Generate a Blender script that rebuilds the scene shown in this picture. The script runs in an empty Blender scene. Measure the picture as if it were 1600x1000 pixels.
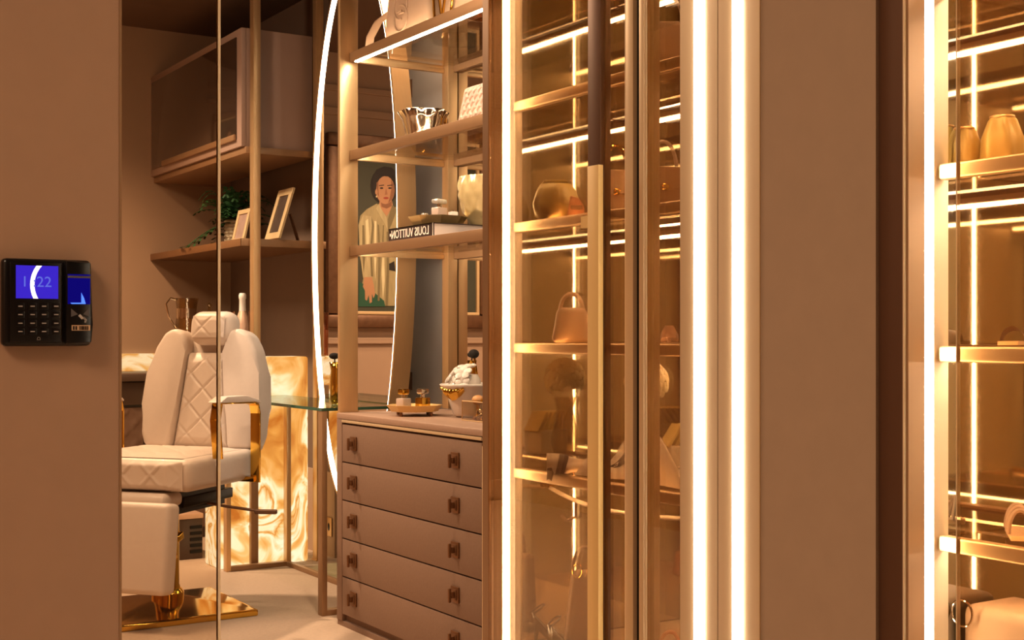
import bpy, bmesh, math, random
from mathutils import Vector, Matrix
random.seed(7)
S = bpy.context.scene
COL = S.collection
PI = math.pi
R = math.radians

# ------------------------------------------------------------------ camera, world, exposure, unseen lights
YAW, FPX, EYE, HOR = R(32.4), 2030.0, 1.10, 525.0
cam_d = bpy.data.cameras.new('camera')
cam_d.sensor_width = 36.0
cam_d.lens = 36.0 * FPX / 1600.0
cam_d.shift_y = (HOR - 500.0) / 1600.0
cam_d.clip_start = 0.02
cam = bpy.data.objects.new('camera', cam_d)
cam.location = (0, 0, EYE)
cam.rotation_euler = (PI / 2, 0, -YAW)
COL.objects.link(cam)
S.camera = cam
S.view_settings.view_transform = 'Standard'
S.view_settings.look = 'None'
S.view_settings.gamma = 1.0
S.view_settings.use_curve_mapping = False
S.view_settings.exposure = 0.0
S.cycles.max_bounces = 14
S.cycles.glossy_bounces = 8
S.cycles.transparent_max_bounces = 24
S.cycles.transmission_bounces = 8
S.cycles.diffuse_bounces = 4
S.cycles.caustics_reflective = False
S.cycles.caustics_refractive = False
S.cycles.sample_clamp_indirect = 4.0
S.cycles.use_denoising = True
w = bpy.data.worlds.new('world'); S.world = w
w.use_nodes = True
w.node_tree.nodes['Background'].inputs[0].default_value = (1.0, 0.72, 0.5, 1)
w.node_tree.nodes['Background'].inputs[1].default_value = 0.02

WARM = (1.0, 0.715, 0.465)
LIGHTS = [  # unseen lights under the ceiling, some added as fill: x, y, power, radius/size, kind, spot angle
    (-1.2, 0.8, 54, 0.9, 'AREA', 0),
    (0.2, 4.6, 50, 1.2, 'AREA', 0),  # added soft fill for the room beyond the glass
    (0.5, 4.5, 36, 0.12, 'POINT', 0),  # added fill for the wall cabinet, wall top and portrait
    (2.58, 4.66, 34, 0.04, 'SPOT', 130),  # added wash for the dim wall beside the oval mirror
    (1.15, 6.05, 300, 0.06, 'SPOT', 140),
    (1.7, 3.3, 105, 0.08, 'SPOT', 140),  # added fill for the rack, chest, floor and right wall
    (1.2, 6.7, 90, 0.06, 'SPOT', 120),
]
CEIL = 2.86
for lx, ly, pw, sz, kd, an in LIGHTS:
    ld = bpy.data.lights.new('unseen_light', kd)
    ld.energy = pw; ld.color = WARM
    if kd == 'AREA':
        ld.shape = 'DISK'; ld.size = sz
    elif kd == 'POINT':
        ld.shadow_soft_size = sz
    else:
        ld.shadow_soft_size = sz; ld.spot_size = R(an); ld.spot_blend = 0.9
    lo = bpy.data.objects.new('unseen_light', ld)
    lo.location = (lx, ly, CEIL - (0.3 if kd == 'POINT' else 0.05))
    COL.objects.link(lo)

# ------------------------------------------------------------------ reading positions off the photograph
def az(px): return YAW + math.atan((px - 800.0) / FPX)
def atX(px, X): return X / math.tan(az(px))            # Y of a ray on the plane X = const
def atY(px, Y): return Y * math.tan(az(px))            # X of a ray on the plane Y = const
def dep(X, Y): return X * math.sin(YAW) + Y * math.cos(YAW)
def zat(py, X, Y): return EYE - (py - HOR) / FPX * dep(X, Y)

# ------------------------------------------------------------------ materials
def lin(h):
    h = h.lstrip('#')
    v = [int(h[i:i + 2], 16) / 255.0 for i in (0, 2, 4)]
    return tuple(c / 12.92 if c <= 0.04045 else ((c + 0.055) / 1.055) ** 2.4 for c in v) + (1,)

def new_mat(name):
    m = bpy.data.materials.new(name); m.use_nodes = True
    nt = m.node_tree
    for n in list(nt.nodes): nt.nodes.remove(n)
    out = nt.nodes.new('ShaderNodeOutputMaterial')
    return m, nt, out

def mat(name, col, rough=0.5, metal=0.0, var=0.06, scale=40.0, bump=0.0, stretch=None, spec=0.5, coat=0.0, sheen=0.0, trans=0.0, ior=1.45):
    m, nt, out = new_mat(name)
    b = nt.nodes.new('ShaderNodeBsdfPrincipled')
    nt.links.new(b.outputs[0], out.inputs[0])
    c = lin(col) if isinstance(col, str) else tuple(col) + (1,)
    b.inputs['Roughness'].default_value = rough
    b.inputs['Metallic'].default_value = metal
    b.inputs['IOR'].default_value = ior
    b.inputs['Specular IOR Level'].default_value = spec
    b.inputs['Coat Weight'].default_value = coat
    b.inputs['Sheen Weight'].default_value = sheen
    b.inputs['Transmission Weight'].default_value = trans
    tc = nt.nodes.new('ShaderNodeTexCoord')
    mp = nt.nodes.new('ShaderNodeMapping')
    nt.links.new(tc.outputs['Object'], mp.inputs[0])
    if stretch: mp.inputs['Scale'].default_value = stretch
    nz = nt.nodes.new('ShaderNodeTexNoise')
    nz.inputs['Scale'].default_value = scale
    nz.inputs['Detail'].default_value = 4
    nt.links.new(mp.outputs[0], nz.inputs['Vector'])
    mx = nt.nodes.new('ShaderNodeMix'); mx.data_type = 'RGBA'
    mx.inputs['A'].default_value = tuple(x * (1 - var) for x in c[:3]) + (1,)
    mx.inputs['B'].default_value = tuple(min(1, x * (1 + var)) for x in c[:3]) + (1,)
    nt.links.new(nz.outputs[0], mx.inputs['Factor'])
    nt.links.new(mx.outputs['Result'], b.inputs['Base Color'])
    if bump:
        bp = nt.nodes.new('ShaderNodeBump')
        bp.inputs['Strength'].default_value = bump
        bp.inputs['Distance'].default_value = 0.002
        nt.links.new(nz.outputs[0], bp.inputs['Height'])
        nt.links.new(bp.outputs[0], b.inputs['Normal'])
    return m

def emit(name, col, strength):
    m, nt, out = new_mat(name)
    e = nt.nodes.new('ShaderNodeEmission')
    e.inputs[0].default_value = lin(col) if isinstance(col, str) else tuple(col) + (1,)
    e.inputs[1].default_value = strength
    nt.links.new(e.outputs[0], out.inputs[0])
    return m

def pane_mat(name, tint, refl=0.10, rough=0.01, edge=1.0):
    """thin clear pane: tinted see-through with a Fresnel mirror film"""
    m, nt, out = new_mat(name)
    t = nt.nodes.new('ShaderNodeBsdfTransparent'); t.inputs[0].default_value = lin(tint)
    g = nt.nodes.new('ShaderNodeBsdfGlossy'); g.inputs['Roughness'].default_value = rough
    lw = nt.nodes.new('ShaderNodeFresnel'); lw.inputs[0].default_value = 1.45
    ml = nt.nodes.new('ShaderNodeMath'); ml.operation = 'MULTIPLY'; ml.inputs[1].default_value = refl * 10
    cl = nt.nodes.new('ShaderNodeMath'); cl.operation = 'MINIMUM'; cl.inputs[1].default_value = 0.6
    mx = nt.nodes.new('ShaderNodeMixShader')
    nt.links.new(lw.outputs[0], ml.inputs[0]); nt.links.new(ml.outputs[0], cl.inputs[0])
    nt.links.new(cl.outputs[0], mx.inputs[0])
    nt.links.new(t.outputs[0], mx.inputs[1]); nt.links.new(g.outputs[0], mx.inputs[2])
    nt.links.new(mx.outputs[0], out.inputs[0])
    return m

def onyx_mat(name, power):
    """backlit onyx: swirling cream and orange bands that give off light"""
    m, nt, out = new_mat(name)
    tc = nt.nodes.new('ShaderNodeTexCoord')
    mp = nt.nodes.new('ShaderNodeMapping'); mp.inputs['Scale'].default_value = (1.0, 1.0, 0.62)
    mp.inputs['Rotation'].default_value = (0.3, 0.5, 0.2)
    nt.links.new(tc.outputs['Object'], mp.inputs[0])
    n1 = nt.nodes.new('ShaderNodeTexNoise'); n1.inputs['Scale'].default_value = 1.6; n1.inputs['Detail'].default_value = 2; n1.inputs['Distortion'].default_value = 1.0
    nt.links.new(mp.outputs[0], n1.inputs['Vector'])
    ad = nt.nodes.new('ShaderNodeMix'); ad.data_type = 'RGBA'; ad.blend_type = 'ADD'; ad.inputs['Factor'].default_value = 0.55
    nt.links.new(mp.outputs[0], ad.inputs['A']); nt.links.new(n1.outputs['Color'], ad.inputs['B'])
    n2 = nt.nodes.new('ShaderNodeTexNoise'); n2.inputs['Scale'].default_value = 2.6; n2.inputs['Detail'].default_value = 5; n2.inputs['Distortion'].default_value = 1.7; n2.inputs['Roughness'].default_value = 0.5
    nt.links.new(ad.outputs['Result'], n2.inputs['Vector'])
    cr = nt.nodes.new('ShaderNodeValToRGB')
    el = cr.color_ramp.elements
    el[0].position = 0.28; el[0].color = lin('#b8641f')
    el[1].position = 0.74; el[1].color = lin('#eeb262')
    for p, c in ((0.36, '#dd9340'), (0.415, '#f0b468'), (0.455, '#ffdca6'), (0.505, '#ffe8be'), (0.54, '#efb568'), (0.56, '#cf7f30'), (0.58, '#f0b870'), (0.62, '#ffe4b6'), (0.67, '#ffdca0')):
        e = el.new(p); e.color = lin(c)
    nt.links.new(n2.outputs[0], cr.inputs[0])
    em = nt.nodes.new('ShaderNodeEmission'); em.inputs[1].default_value = power
    nt.links.new(cr.outputs[0], em.inputs[0])
    gl = nt.nodes.new('ShaderNodeBsdfGlossy'); gl.inputs['Roughness'].default_value = 0.12
    mx = nt.nodes.new('ShaderNodeMixShader'); mx.inputs[0].default_value = 0.05
    nt.links.new(em.outputs[0], mx.inputs[1]); nt.links.new(gl.outputs[0], mx.inputs[2])
    nt.links.new(mx.outputs[0], out.inputs[0])
    return m

M = {}
M['wall'] = mat('taupe_fabric_wall', '#a98468', 0.85, var=0.05, scale=25, bump=0.15)
M['wall_panel'] = mat('tan_fabric_wall', '#b0977f', 0.85, var=0.05, scale=25, bump=0.15)
M['wall_far'] = mat('taupe_paint', '#a98c74', 0.8, var=0.04, scale=12)
M['wall_dark'] = mat('mocha_paint', '#7c6656', 0.7, var=0.06, scale=10)
M['wall_cream'] = mat('cream_panel', '#b89a80', 0.7, var=0.04, scale=10)
M['ceil'] = mat('ceiling_paint', '#6b5444', 0.9, var=0.03)
M['carpet'] = mat('beige_carpet', '#c6ab92', 0.95, var=0.14, scale=60, bump=0.8, sheen=0.3)
M['gold'] = mat('satin_brass', '#dcb888', 0.38, 0.75, var=0.05, scale=18, stretch=(6, 6, 0.15))
M['goldflat'] = mat('champagne_lacquer', '#dfc39c', 0.42, 0.35, var=0.04, scale=10, stretch=(6, 6, 0.15))
M['bronze'] = mat('bronze_anodised', '#a4805e', 0.42, 0.4, var=0.05, scale=15)
M['bronze_mid'] = mat('mid_bronze', '#86603f', 0.42, 0.4, var=0.05, scale=15)
M['bronze_dark'] = mat('dark_bronze', '#6e503c', 0.42, 0.6, var=0.06, scale=15)
M['brasspol'] = mat('polished_brass', '#e3b44f', 0.10, 1.0, var=0.04, scale=6)
M['silver'] = mat('polished_silver', '#e6dccb', 0.10, 1.0, var=0.08, scale=14, bump=0.5)
M['brushed_gold'] = mat('brushed_gold', '#f4cf8a', 0.45, 0.12, var=0.04, scale=20, stretch=(8, 8, 0.1))
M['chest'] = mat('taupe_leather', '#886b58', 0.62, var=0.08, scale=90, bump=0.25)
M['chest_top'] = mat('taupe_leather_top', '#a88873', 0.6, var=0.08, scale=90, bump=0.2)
M['handle'] = mat('antique_bronze', '#80583a', 0.45, 0.7, var=0.1, scale=60, bump=0.3)
M['leather'] = mat('cream_leather', '#d0c2b7', 0.42, var=0.04, scale=60, bump=0.12, coat=0.1)
M['black'] = mat('black_plastic', '#0d0b0c', 0.28, var=0.1, scale=20)
M['blackm'] = mat('black_steel', '#17130f', 0.4, 0.6, var=0.1, scale=20)
M['cab'] = mat('taupe_lacquer', '#a98d7e', 0.45, var=0.04, scale=15)
M['cabglass'] = mat('smoked_glass_door', '#3a2a20', 0.12, var=0.05, scale=4, spec=0.8, coat=0.6)
M['counter'] = mat('dark_counter', '#4b3a30', 0.35, var=0.06, scale=14)
M['quilt_dark'] = mat('quilted_taupe', '#6a5244', 0.6, var=0.06, scale=40)
M['mirror'] = mat('mirror_glass', '#e6ded6', 0.01, 1.0, var=0.0, scale=1)
M['mirror_br'] = mat('bronze_mirror', '#d8ccb4', 0.035, 1.0, var=0.03, scale=3)
M['led'] = emit('warm_led', (1.0, 0.82, 0.58), 36.0)
M['led_pier'] = emit('warm_led_pier', (1.0, 0.84, 0.62), 16.0)
M['led_soft'] = emit('warm_led_shelf', (1.0, 0.82, 0.60), 62.0)
M['fill_front'] = emit('warm_fill_front', (1.0, 0.82, 0.60), 85.0)
M['led_ring'] = emit('warm_led_ring', (1.0, 0.82, 0.60), 14.0)
M['onyx'] = onyx_mat('backlit_onyx', 1.3)
M['pane'] = pane_mat('clear_pane', '#f6efe6', 0.10)
M['pane_br'] = pane_mat('bronze_pane', '#f0dfc8', 0.11)
M['desk_glass'] = pane_mat('desk_glass', '#cfe0d0', 0.14)
M['glass_edge'] = mat('green_glass_edge', '#2f5a45', 0.1, var=0.1, scale=20, spec=0.8)
M['edge_light'] = mat('polished_pane_edge', '#f3dab4', 0.3, 0.2, var=0.02)
M['crystal'] = pane_mat('cut_crystal', '#f2e6cf', 0.24, 0.05)
M['crystal_dense'] = mat('frosted_crystal', '#bfa878', 0.18, 0.25, var=0.15, scale=30, bump=0.4, spec=0.9)
M['white'] = mat('white_porcelain', '#efe6dc', 0.22, var=0.03, scale=15, coat=0.3)
M['cream_bag'] = mat('cream_bag_leather', '#bb9e85', 0.5, var=0.04, scale=50, bump=0.1)
M['pink_bag'] = mat('blush_bag_leather', '#ad8c79', 0.45, var=0.04, scale=50, bump=0.1)
M['brown_bag'] = mat('brown_bag_leather', '#a07c5a', 0.5, var=0.08, scale=40, bump=0.2)
M['olive_bag'] = mat('olive_silk', '#c9ab62', 0.35, 0.15, var=0.2, scale=6)
M['tan_bag'] = mat('tan_bag_leather', '#d4b08a', 0.5, var=0.08, scale=30)
M['salmon'] = mat('salmon_leather', '#f0a878', 0.45, var=0.05)
M['paper'] = mat('book_pages', '#cbb9b0', 0.8, var=0.1, scale=30, stretch=(1, 1, 60))
M['bookcover'] = mat('black_book_cover', '#2a1814', 0.5, var=0.08)
M['print'] = mat('white_print', '#f2e6dc', 0.6, var=0.0)
M['keymark'] = mat('grey_key_print', '#b9aca4', 0.6, var=0.0)
M['fern'] = mat('fern_leaf', '#234a22', 0.6, var=0.25, scale=20)
M['photo_dark'] = mat('dark_photo_print', '#4a3d35', 0.4, var=0.5, scale=30)
M['photo_grey'] = mat('grey_photo_print', '#a3877a', 0.4, var=0.35, scale=25)
M['frame_cream'] = mat('cream_photo_frame', '#d9bd8e', 0.4, 0.2, var=0.04)
M['rosegold'] = mat('rose_foil', '#d9b49a', 0.35, 0.25, var=0.1, scale=30, bump=0.4)
M['amber'] = pane_mat('pink_glass', '#f8dcc6', 0.16)
M['peach'] = mat('peach_enamel', '#dca066', 0.4, var=0.05)
M['brush'] = mat('black_bristles', '#1b1411', 0.9, var=0.2, scale=90, bump=0.6)
M['scarf_w'] = mat('white_silk_scarf', '#d9c3a6', 0.7, var=0.06, scale=30)
M['scarf_g'] = mat('grey_silk_scarf', '#a18d70', 0.7, var=0.15, scale=18)
M['scarf_d'] = mat('dark_scarf_band', '#2e221b', 0.7, var=0.15, scale=30)
M['shoe'] = mat('black_patent', '#2b1a12', 0.2, var=0.1)
M['base'] = mat('beige_base', '#a88661', 0.6, var=0.05, scale=12)
M['veneer'] = mat('bronze_veneer', '#dccaad', 0.4, 0.25, var=0.12, scale=14, stretch=(6, 6, 0.4))
M['screen'] = emit('blue_screen', '#3a24e0', 0.9)
M['screen_txt'] = emit('screen_digits', '#6a74e8', 0.9)
M['sensor'] = emit('blue_sensor_light', '#4f7cff', 1.6)
M['sensor_dim'] = emit('blue_sensor_glow', '#1a10a0', 0.45)
M['sticker'] = mat('beige_sticker', '#c9a27c', 0.7, var=0.03)
M['grey'] = mat('grey_badge', '#5a5250', 0.5, var=0.03)

def screen_glass():
    """blue backlit display behind a glossy cover"""
    m, nt, out = new_mat('display_cover')
    e = nt.nodes.new('ShaderNodeEmission'); e.inputs[0].default_value = lin('#3b27d8'); e.inputs[1].default_value = 0.85
    g = nt.nodes.new('ShaderNodeBsdfGlossy'); g.inputs['Roughness'].default_value = 0.0
    g.inputs[0].default_value = (0.12, 0.12, 0.12, 1)
    a = nt.nodes.new('ShaderNodeAddShader')
    nt.links.new(e.outputs[0], a.inputs[0]); nt.links.new(g.outputs[0], a.inputs[1]); nt.links.new(a.outputs[0], out.inputs[0])
    return m
M['display'] = screen_glass()

# ------------------------------------------------------------------ builders
ROOT = {}
def thing(name, label, cat, loc=(0, 0, 0), rz=0.0, group=None):
    o = bpy.data.objects.new(name, None)
    o.empty_display_size = 0.05
    o.location = loc; o.rotation_euler = (0, 0, rz)
    COL.objects.link(o)
    o['label'] = label; o['category'] = cat
    if group: o['group'] = group
    ROOT[o.name] = Matrix.Translation(loc) @ Matrix.Rotation(rz, 4, 'Z')
    return o

def tag(o, label, cat, group=None):
    o['label'] = label; o['category'] = cat
    if group: o['group'] = group
    return o

def dup(root, loc, rz=0.0, label=None, group=None):
    r = root.copy(); COL.objects.link(r); r.location = loc; r.rotation_euler = (0, 0, rz)
    if label: r['label'] = label
    if group: r['group'] = group
    ROOT[r.name] = Matrix.Translation(loc) @ Matrix.Rotation(rz, 4, 'Z')
    for ch in list(root.children):
        c = ch.copy(); COL.objects.link(c); c.parent = r
        for g in list(ch.children):
            d = g.copy(); COL.objects.link(d); d.parent = c
    return r

class MB:
    def __init__(self): self.bm = bmesh.new()
    def _bev(self, geom, bevel, seg):
        if bevel > 0:
            es = list({e for v in geom for e in v.link_edges})
            bmesh.ops.bevel(self.bm, geom=es, offset=bevel, segments=seg, profile=0.5, affect='EDGES', clamp_overlap=True)
    def box(self, x0, x1, y0, y1, z0, z1, bevel=0.0, seg=2):
        x0, x1 = min(x0, x1), max(x0, x1); y0, y1 = min(y0, y1), max(y0, y1); z0, z1 = min(z0, z1), max(z0, z1)
        return self.obox(((x0 + x1) / 2, (y0 + y1) / 2, (z0 + z1) / 2), (x1 - x0, y1 - y0, z1 - z0), Matrix.Identity(4), bevel, seg)
    def obox(self, c, s, rot=None, bevel=0.0, seg=2):
        m = Matrix.Translation(c) @ (rot or Matrix.Identity(4)) @ Matrix.Diagonal((s[0], s[1], s[2], 1))
        r = bmesh.ops.create_cube(self.bm, size=1.0, matrix=m)
        self._bev(r['verts'], bevel, seg)
        return self
    def prism(self, poly, h, mtx=None, bevel=0.0, seg=3):
        """poly in local xy, extruded along local +z by h, then moved by mtx"""
        mtx = mtx or Matrix.Identity(4)
        a = [self.bm.verts.new(mtx @ Vector((p[0], p[1], 0))) for p in poly]
        b = [self.bm.verts.new(mtx @ Vector((p[0], p[1], h))) for p in poly]
        n = len(poly)
        self.bm.faces.new(a[::-1]); self.bm.faces.new(b)
        for i in range(n):
            self.bm.faces.new((a[i], a[(i + 1) % n], b[(i + 1) % n], b[i]))
        self._bev(a + b, bevel, seg)
        return self
    def tube(self, pts, r, seg=8, closed=False, flat=1.0):
        pts = [Vector(p) for p in pts]; n = len(pts); rings = []
        rr = r if isinstance(r, (list, tuple)) else [r] * n
        up = None
        for i, p in enumerate(pts):
            if closed: d = pts[(i + 1) % n] - pts[i - 1]
            else: d = pts[min(i + 1, n - 1)] - pts[max(i - 1, 0)]
            d.normalize()
            if up is None:
                up = Vector((0, 0, 1)) if abs(d.z) < 0.9 else Vector((0, 1, 0))
            a = d.cross(up)
            if a.length < 1e-6: a = d.cross(Vector((1, 0.2, 0)))
            a.normalize(); b = a.cross(d); b.normalize(); up = b
            rings.append([self.bm.verts.new(p + (a * math.cos(2 * PI * k / seg) * flat + b * math.sin(2 * PI * k / seg)) * rr[i]) for k in range(seg)])
        m = n if closed else n - 1
        for i in range(m):
            A, B = rings[i], rings[(i + 1) % n]
            for k in range(seg):
                self.bm.faces.new((A[k], A[(k + 1) % seg], B[(k + 1) % seg], B[k]))
        if not closed:
            self.bm.faces.new(rings[0][::-1]); self.bm.faces.new(rings[-1])
        return self
    def lathe(self, prof, c=(0, 0, 0), seg=28, wob=None):
        c = Vector(c); rings = []
        for r, z in prof:
            ring = []
            for k in range(seg):
                t = 2 * PI * k / seg
                q = r * (wob(t, z) if wob else 1.0)
                ring.append(self.bm.verts.new(c + Vector((q * math.cos(t), q * math.sin(t), z))))
            rings.append(ring)
        for i in range(len(rings) - 1):
            for k in range(seg):
                self.bm.faces.new((rings[i][k], rings[i][(k + 1) % seg], rings[i + 1][(k + 1) % seg], rings[i + 1][k]))
        if prof[0][0] > 1e-5: self.bm.faces.new(rings[0][::-1])
        if prof[-1][0] > 1e-5: self.bm.faces.new(rings[-1])
        return self
    def grid(self, fn, nu, nv):
        vs = [[self.bm.verts.new(fn(i / nu, j / nv)) for j in range(nv + 1)] for i in range(nu + 1)]
        for i in range(nu):
            for j in range(nv):
                self.bm.faces.new((vs[i][j], vs[i + 1][j], vs[i + 1][j + 1], vs[i][j + 1]))
        return self
    def ball(self, c, r, sx=1, sy=1, sz=1, seg=16):
        m = Matrix.Translation(c) @ Matrix.Diagonal((r * sx, r * sy, r * sz, 1))
        bmesh.ops.create_uvsphere(self.bm, u_segments=seg, v_segments=max(6, seg * 2 // 3), radius=1.0, matrix=m)
        return self
    def poly(self, pts):
        self.bm.faces.new([self.bm.verts.new(p) for p in pts]); return self
    def build(self, name, m, parent=None, world=True, smooth=False, angle=35):
        if parent is not None and world:
            r = parent if parent.parent is None else parent.parent
            if r.parent is not None: r = r.parent
            self.bm.transform(ROOT[r.name].inverted() if r.name in ROOT else Matrix.Identity(4))
        bmesh.ops.recalc_face_normals(self.bm, faces=self.bm.faces)
        me = bpy.data.meshes.new(name)
        self.bm.to_mesh(me); self.bm.free()
        if smooth:
            for p in me.polygons: p.use_smooth = True
            if angle < 180:
                me.set_sharp_from_angle(angle=R(angle))
        me.materials.append(m)
        o = bpy.data.objects.new(name, me); COL.objects.link(o)
        if parent is not None: o.parent = parent
        return o

def struct(name, mb, m):
    o = mb.build(name, m); o['kind'] = 'structure'; return o
def bx(name, m, parent, x0, x1, y0, y1, z0, z1, bevel=0.0, world=True):
    return MB().box(x0, x1, y0, y1, z0, z1, bevel).build(name, m, parent, world, smooth=bevel > 0)
def text_mesh(txt, size, depth=0.0006):
    cu = bpy.data.curves.new('t', 'FONT'); cu.body = txt; cu.size = size; cu.extrude = depth; cu.align_x = 'CENTER'; cu.align_y = 'CENTER'
    cu.resolution_u = 3
    ob = bpy.data.objects.new('t', cu); COL.objects.link(ob)
    bpy.context.view_layer.update()
    me = bpy.data.meshes.new_from_object(ob.evaluated_get(bpy.context.evaluated_depsgraph_get()))
    bpy.data.objects.remove(ob); bpy.data.curves.remove(cu)
    return me
def text_part(name, txt, size, m, mtx, parent, world=True, depth=0.0006):
    me = text_mesh(txt, size, depth)
    me.transform(mtx)
    if world:
        r = parent
        while r.parent is not None: r = r.parent
        me.transform(ROOT[r.name].inverted())
    me.materials.clear(); me.materials.append(m)
    o = bpy.data.objects.new(name, me); COL.objects.link(o); o.parent = parent
    return o
FACE_NX = Matrix(((0, 0, -1, 0), (-1, 0, 0, 0), (0, 1, 0, 0), (0, 0, 0, 1)))   # local x -> -Y, local y -> +Z, local z -> -X
FACE_NY = Matrix(((1, 0, 0, 0), (0, 0, -1, 0), (0, 1, 0, 0), (0, 0, 0, 1)))   # local x -> +X, local y -> +Z, local z -> -Y
def T(*p): return Matrix.Translation(p)
def quilt(u, v, s, d=0.006, w=0.05):
    """depth of diamond stitching at u, v (metres)"""
    a = abs(((u + v) / s) % 1.0 - 0.5); b = abs(((u - v) / s) % 1.0 - 0.5)
    g = lambda t: math.exp(-((0.5 - t) / w) ** 2)
    puff = (0.5 - abs(0.5 - 2 * abs(a - 0.25))) * 0.0
    return -d * max(g(a), g(b)) + puff

# ------------------------------------------------------------------ the setting
YL = 2.15                                   # plane of the near wall with the terminal
XL = atY(190, YL)                           # its right edge
YF, XR = 7.40, 2.72                         # far wall, right wall of the room
struct('floor', MB().box(-2.2, 3.2, -2.6, 7.6, -0.1, 0.0), M['carpet'])
struct('ceiling', MB().box(-2.2, 3.2, -2.6, 7.6, CEIL, CEIL + 0.1), M['ceil'])
struct('wall_far', MB().box(-2.2, XR + 0.1, YF, YF + 0.1, 0, CEIL), M['wall_far'])
struct('wall_right', MB().box(XR, XR + 0.1, 5.72, YF, 0, CEIL), M['wall_dark'])
struct('wall_right_near', MB().box(XR, XR + 0.1, 2.25, 5.7195, 0, CEIL), mat('right_wall_lightened', '#d2c6bb', 0.7, var=0.04, scale=10))  # right wall continued; its colour lightened to stand for light falling there
struct('wall_outer', MB().box(-2.2, -2.1, -2.6, YF, 0, CEIL), M['wall'])
struct('wall_back', MB().box(-2.1, 3.2, -2.6, -2.5, 0, CEIL), M['wall'])
struct('wall_left', MB().box(-2.1, XL - 0.004, YL, YL + 0.06, 0, CEIL), M['wall'])
struct('trim_1', MB().box(XL - 0.004, XL, YL - 0.001, YL + 0.06, 0, CEIL), M['bronze'])
# mouldings of the far wall (the oval mirror shows them)
for i, (z0, z1) in enumerate(((2.62, 2.66), (2.47, 2.52), (1.05, 1.09), (0.02, 0.14))):
    struct('trim_%d' % (i + 2), MB().box(-2.1, 1.74, YF - 0.02, YF, z0, z1, 0.006), M['wall_far'])
struct('trim_6', MB().box(XR - 0.015, XR, 5.9, YF, 0.0, 0.42), M['wall_cream'])

# glass panel beside the wall: one standing pane with a bright polished edge
t = thing('glass_partition', 'tall clear glass panel with a bright thin edge beside the brown wall', 'glass partition', ((XL + 0.08), YL + 0.03, 0))
xe = atY(341, YL + 0.03)
bx('pane', M['pane'], t, XL, xe - 0.002, YL + 0.026, YL + 0.034, 0.0, CEIL - 0.001)
bx('edge_strip', M['edge_light'], t, xe - 0.002, xe + 0.0028, YL + 0.026, YL + 0.034, 0.0, CEIL - 0.001)

# ------------------------------------------------------------------ onyx counter, back counter, backsplash
XO0, XO1, YO0, YO1 = atY(342, 5.9), 2.565, 5.90, 6.10
t = thing('onyx_counter', 'glowing backlit cream and orange onyx counter block behind the desk legs', 'counter', (2.35, 6.0, 0))
MB().box(XO0, XO1, YO0, YO1, 0.0, 1.0, 0.012, 3).build('onyx_slab', M['onyx'], t, smooth=True)
t = thing('back_counter', 'dark low counter with quilted doors along the far wall', 'counter', (1.9, 7.05, 0))
bx('worktop', M['counter'], t, 1.85, XR - 0.02, 6.82, YF - 0.03, 0.862, 0.90, 0.004)
bx('drawer_front', M['counter'], t, 1.86, 2.6, 6.88, 6.9, 0.735, 0.855, 0.004)
bx('carcass', M['counter'], t, 1.86, XR - 0.02, 6.92, YF - 0.03, 0.0, 0.86)
for i, (xa, xb) in enumerate(((1.865, 2.045), (2.07, 2.6))):
    mb = MB()
    mb.grid(lambda u, v: Vector((xa + (xb - xa) * u, 6.885 - 0.0 - (quilt(u * (xb - xa), v * 0.66, 0.11, 0.008, 0.12)) * -1.0, 0.06 + 0.66 * v)), 24, 36)
    mb.box(xa, xb, 6.895, 6.92, 0.06, 0.72)
    mb.build('quilted_door', M['quilt_dark'], t, smooth=True)
t = thing('onyx_backsplash', 'thin glowing orange onyx strip on the far wall above the dark counter', 'backsplash', (2.3, YF - 0.02, 0.9))
MB().box(1.9, XR - 0.05, YF - 0.03, YF - 0.001, 0.901, 1.0).build('onyx_strip', M['onyx'], t)
# dark box under the counter
t = thing('vent_heater', 'small dark vented box on the floor behind the chair pedestal', 'heater', (atY(306, 6.25), 6.4, 0))
hx0, hx1 = atY(296, 6.25), atY(317, 6.25)
bx('body', M['counter'], t, hx0 - 0.1, hx1, 6.25, 6.55, 0.0, 0.20, 0.006)
bx('lid', M['rosegold'], t, hx0 - 0.1, hx1, 6.24, 6.55, 0.20, 0.225, 0.004)
for k in range(5):
    bx('vent_slat', M['blackm'], t, hx0 + 0.004, hx1 - 0.006, 6.243, 6.25, 0.03 + k * 0.03, 0.045 + k * 0.03)

# ------------------------------------------------------------------ brass posts on the onyx counter, wall cabinet, wall shelf
XC = 2.24
for px, lab in ((403, 'brass post rising from the onyx counter in front of the wall cabinet'), (499, 'brass post at the right end of the wall cabinet')):
    x = atY(px, 5.88)
    z0 = 1.0 if px == 403 else 0.0
    yy = 5.87 if px == 403 else 5.85
    t = thing('brass_post', lab, 'post', (x, yy, z0), 0.0, 'brass posts beside the wall cabinet')
    bx('tube', M['gold'], t, x - 0.018, x + 0.018, yy - 0.02 + 0.04, yy + 0.03 + 0.04, z0 + (0.004 if z0 else 0), CEIL - 0.001, 0.002)
    bx('foot_plate', M['gold'], t, x - 0.024, x + 0.024, yy + 0.014, yy + 0.076, z0, z0 + 0.006)
XCE = atY(488, 5.96)
t = thing('wall_cabinet', 'taupe wall cabinet with a smoked glass flap door high on the far wall', 'cabinet', (2.45, 6.6, 1.98))
Y0c = 5.96
bx('carcass', M['cab'], t, XC + 0.03, min(XR - 0.002, XCE), Y0c, YF - 0.002, 2.012, 2.582, 0.002)
bx('door_frame', M['cab'], t, XC + 0.004, XC + 0.03, Y0c, YF - 0.002, 2.012, 2.582, 0.003)
d = bx('glass_door', M['cabglass'], t, XC - 0.002, XC + 0.006, Y0c + 0.06, YF - 0.03, 2.05, 2.545, 0.002)
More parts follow.
